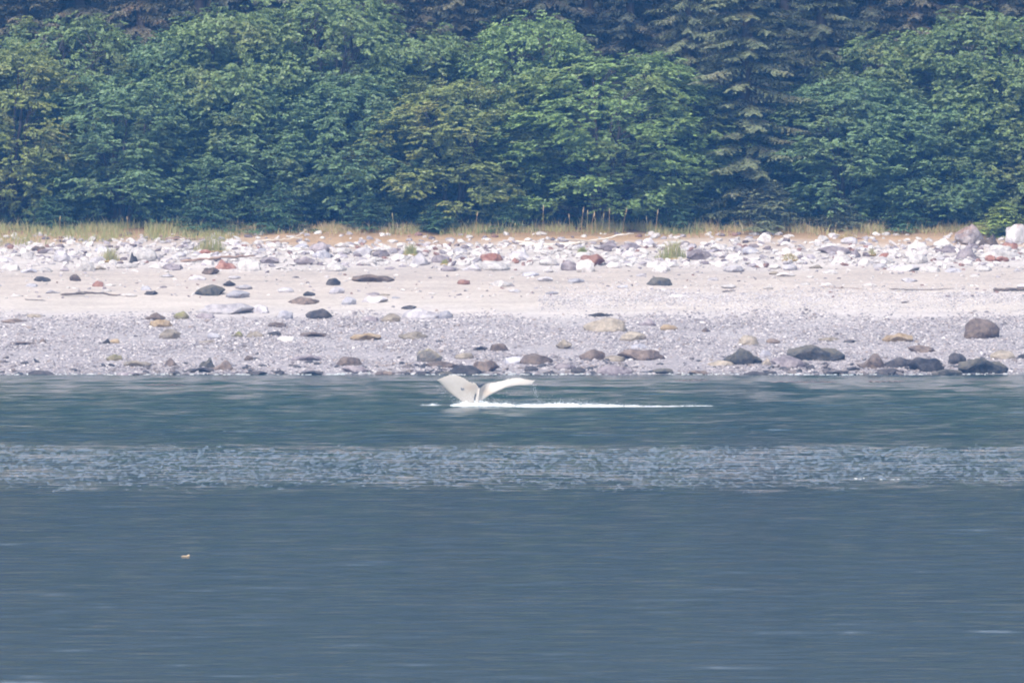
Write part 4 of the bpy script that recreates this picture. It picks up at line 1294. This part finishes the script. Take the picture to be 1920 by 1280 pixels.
def splash(name, prof_px, prof_h, depth, n, label, seed, row=762):
    """ridge of churned water: lumps heaped under a height profile given in pixels along the water"""
    rs = np.random.RandomState(seed)
    Yc = FPX * CAM_H / (row - ROW_H); s = FPX / Yc
    v0, f0 = ico(1)
    A = Acc()
    x0 = prof_px[0]
    # continuous ridge
    nx = int((prof_px[-1] - prof_px[0]) / 3) + 2; ny = 9
    gx = np.linspace(prof_px[0], prof_px[-1], nx)
    hh = np.interp(gx, prof_px, prof_h) / s
    q = np.linspace(-1, 1, ny)
    prof = np.cos(q * math.pi / 2) ** 1.2
    hz = hh[:, None] * prof[None] * (.62 + .2 * rs.rand(nx, ny)) * np.array([.85 + .8 * nz(gx_ * .05, seed, 3) + .55 * nz(gx_ * .22, seed, 5) for gx_ in gx])[:, None] - .015 * (prof < .05)[None]
    xx = np.repeat(((gx - x0) / s)[:, None], ny, 1)
    wid = depth * (.25 + .75 * np.sqrt(hh / hh.max()))
    yy = q[None] * wid[:, None] + rs.normal(0, .03, (nx, ny))
    i = np.arange(nx * ny).reshape(nx, ny)
    A.add(np.stack([xx, yy, hz], -1).reshape(-1, 3), np.stack([i[:-1, :-1], i[1:, :-1], i[1:, 1:], i[:-1, 1:]], -1).reshape(-1, 4))
    for _ in range(n):
        px = rs.uniform(prof_px[0], prof_px[-1]); h = np.interp(px, prof_px, prof_h) / s
        if rs.rand() > (h / (np.max(prof_h) / s)) ** .7 + .06: continue
        qy = rs.uniform(-1, 1)
        z = h * math.cos(qy * 1.5) * rs.uniform(.3, .9)
        r = rs.uniform(.006, .020) * (.5 + h * 3)
        A.add(v0 * r * rs.uniform(.7, 1.5, 3) * (1 + rs.uniform(-.25, .25, (len(v0), 1))) + np.array([(px - x0) / s, qy * depth * .8, z]), f0)
    # fine spray over the ridge
    oct_v = np.array([(1, 0, 0), (-1, 0, 0), (0, 1, 0), (0, -1, 0), (0, 0, 1), (0, 0, -1)], float)
    oct_f = np.array([(0, 2, 4), (2, 1, 4), (1, 3, 4), (3, 0, 4), (2, 0, 5), (1, 2, 5), (3, 1, 5), (0, 3, 5)])
    m_ = n * 4
    px = rs.uniform(prof_px[0], prof_px[-1], m_); h = np.interp(px, prof_px, prof_h) / s
    px = px[rs.rand(m_) < (h / h.max()) ** 1.2]
    h = np.interp(px, prof_px, prof_h) / s
    k_ = len(px)
    z = h * (.5 + np.abs(rs.normal(0, .55, k_)))
    C = np.stack([(px - x0) / s + rs.normal(0, .05, k_), rs.normal(0, depth * .4, k_), z], 1)
    P = C[:, None, :] + oct_v[None] * rs.uniform(.003, .009, (k_, 1, 1))
    A.add(P.reshape(-1, 3), (oct_f[None] + (np.arange(k_) * 6)[:, None, None]).reshape(-1, 3))
    o = link(name, A.mesh(name, True, [FOAM]), loc=(px2x(x0, Yc), Yc, -.01))
    tag(o, label, kind='stuff')
splash('splash', [838, 850, 866, 880, 900, 925, 950, 975, 1000, 1025, 1050, 1075, 1095, 1120, 1150, 1180, 1205, 1250, 1275, 1300, 1330, 1346],
       [0.8, 7, 12, 16, 15, 11, 8, 7, 7.5, 8.5, 10, 10, 8.5, 7, 5.5, 4.5, 3.0, 2.6, 3.2, 3.8, 3.0, .8], .8, 1700, 'white splash of churned water trailing right from the whale tail', 3)
splash('splash_patch', [785, 793, 799, 802, 810, 822, 830], [.8, 3, 2.2, 2.5, 4.5, 3.2, .8], .35, 120, 'small white splash left of the whale tail', 4, row=761)

def drops():
    rs = np.random.RandomState(8); v0, f0 = ico(1); A = Acc(); s = FPX / YW
    for (pa, ra, pb, rb, n, sp) in ((1000, 720, 1011, 756, 90, 3.5), (822, 722, 834, 750, 30, 4), (930, 745, 985, 730, 6, 8), (846, 742, 862, 752, 40, 4), (905, 745, 1010, 735, 10, 10)):
        for _ in range(n):
            t = rs.rand(); px = pa + (pb - pa) * t + rs.normal(0, sp); row = ra + (rb - ra) * t + rs.normal(0, 2.5)
            A.add(v0 * rs.uniform(.004, .010) + np.array([(px - 883) / s, rs.normal(0.2 if px > 883 else -.4, .25), max(0, (762 - row) / s)]), f0)
    tag(link('water_drops', A.mesh('water_drops', True, [FOAM]), loc=(px2x(883, YW), YW, 0)), 'water drops falling from the whale fluke tips', kind='stuff')
drops()

def foam_flecks():
    """broken foam at the water's edge and a few flecks of white farther out"""
    rs = np.random.RandomState(18); v0, f0 = ico(1); A = Acc()
    for _ in range(420):
        x = rs.uniform(-21, 21); Y = 636.9 + 1.3 * nz(x * .3, 2, 7) + rs.normal(0, .3)
        A.add(v0 * np.array([rs.uniform(.03, .10), rs.uniform(.03, .08), rs.uniform(.008, .022)]) + np.array([x, Y, max(.0, float(ground_z(Y)) * .9) + .01]), f0)
    for (pa, pb, row, n) in ((1604, 1628, 898, 5), (1645, 1688, 899, 5)):
        for _ in range(n):
            Y = FPX * CAM_H / (row + rs.normal(0, .5) - ROW_H)
            A.add(v0 * np.array([rs.uniform(.02, .07), .05, rs.uniform(.006, .016)]) + np.array([px2x(rs.uniform(pa, pb), Y), Y, .012]), f0)
    tag(link('foam', A.mesh('foam', True, [FOAM])), 'thin broken foam along the waterline', kind='stuff')
foam_flecks()

# ------------------------------------------------------------------ small floating things
def kelp():
    Y = FPX * CAM_H / (1044 - ROW_H); s = FPX / Y
    m = plain_mat('kelp_skin', (.34, .24, .14), (.50, .38, .24), 8, .4, .5)
    P = np.array([[-.095, 0, .012], [-.06, .01, .02], [-.02, .0, .016], [.02, -.01, .018], [.045, 0, .02], [.06, 0, .026], [.075, 0, .026], [.09, 0, .02]])
    v, f = tube(P, [.008, .018, .016, .014, .03, .04, .034, .008], 8)
    o = link('floating_kelp', new_mesh('floating_kelp', v, f, True, mats=[m]), loc=(px2x(348, Y), Y, .0))
    tag(o, 'small tan kelp bulb floating alone on open water', 'kelp')
    v, f = tube(np.array([[.07, 0, .05], [.06, .05, .05], [.02, .1, .02], [-.05, .14, .01]]), [.006, .009, .008, .003], 5)
    link('frond', new_mesh('frond', v, f, True, mats=[m]), o)
kelp()
def weed(pa, pb, row, label):
    Y = FPX * CAM_H / (row - ROW_H)
    m = plain_mat('weed_skin', (.14, .09, .08), (.25, .19, .17), 5, .6, .4)
    rs = np.random.RandomState(int(pa))
    n = 40; t = np.linspace(0, 1, n); x0 = px2x(pa, Y)
    P = np.stack([t * (px2x(pb, Y) - x0), np.cumsum(rs.normal(0, .06, n)), .022 + .012 * np.sin(t * 40 + pa)], 1)
    v, f = tube(P, np.interp(t, [0, .1, .9, 1], [.004, .02, .018, .004]) * rs.uniform(.5, 1.3, n), 6)
    tag(link('floating_weed', new_mesh('floating_weed', v, f, True, mats=[m]), loc=(x0, Y, 0)), label, 'seaweed', 'strands of seaweed floating off the beach')
weed(1265, 1330, 714, 'short reddish strand of seaweed afloat, left one of the right-hand strands')
weed(1440, 1570, 717, 'long pinkish strand of seaweed afloat right of the whale')
weed(1625, 1700, 716, 'reddish strand of seaweed afloat below the tilted boulder')
weed(270, 350, 722, 'faint reddish strand of seaweed afloat at left')
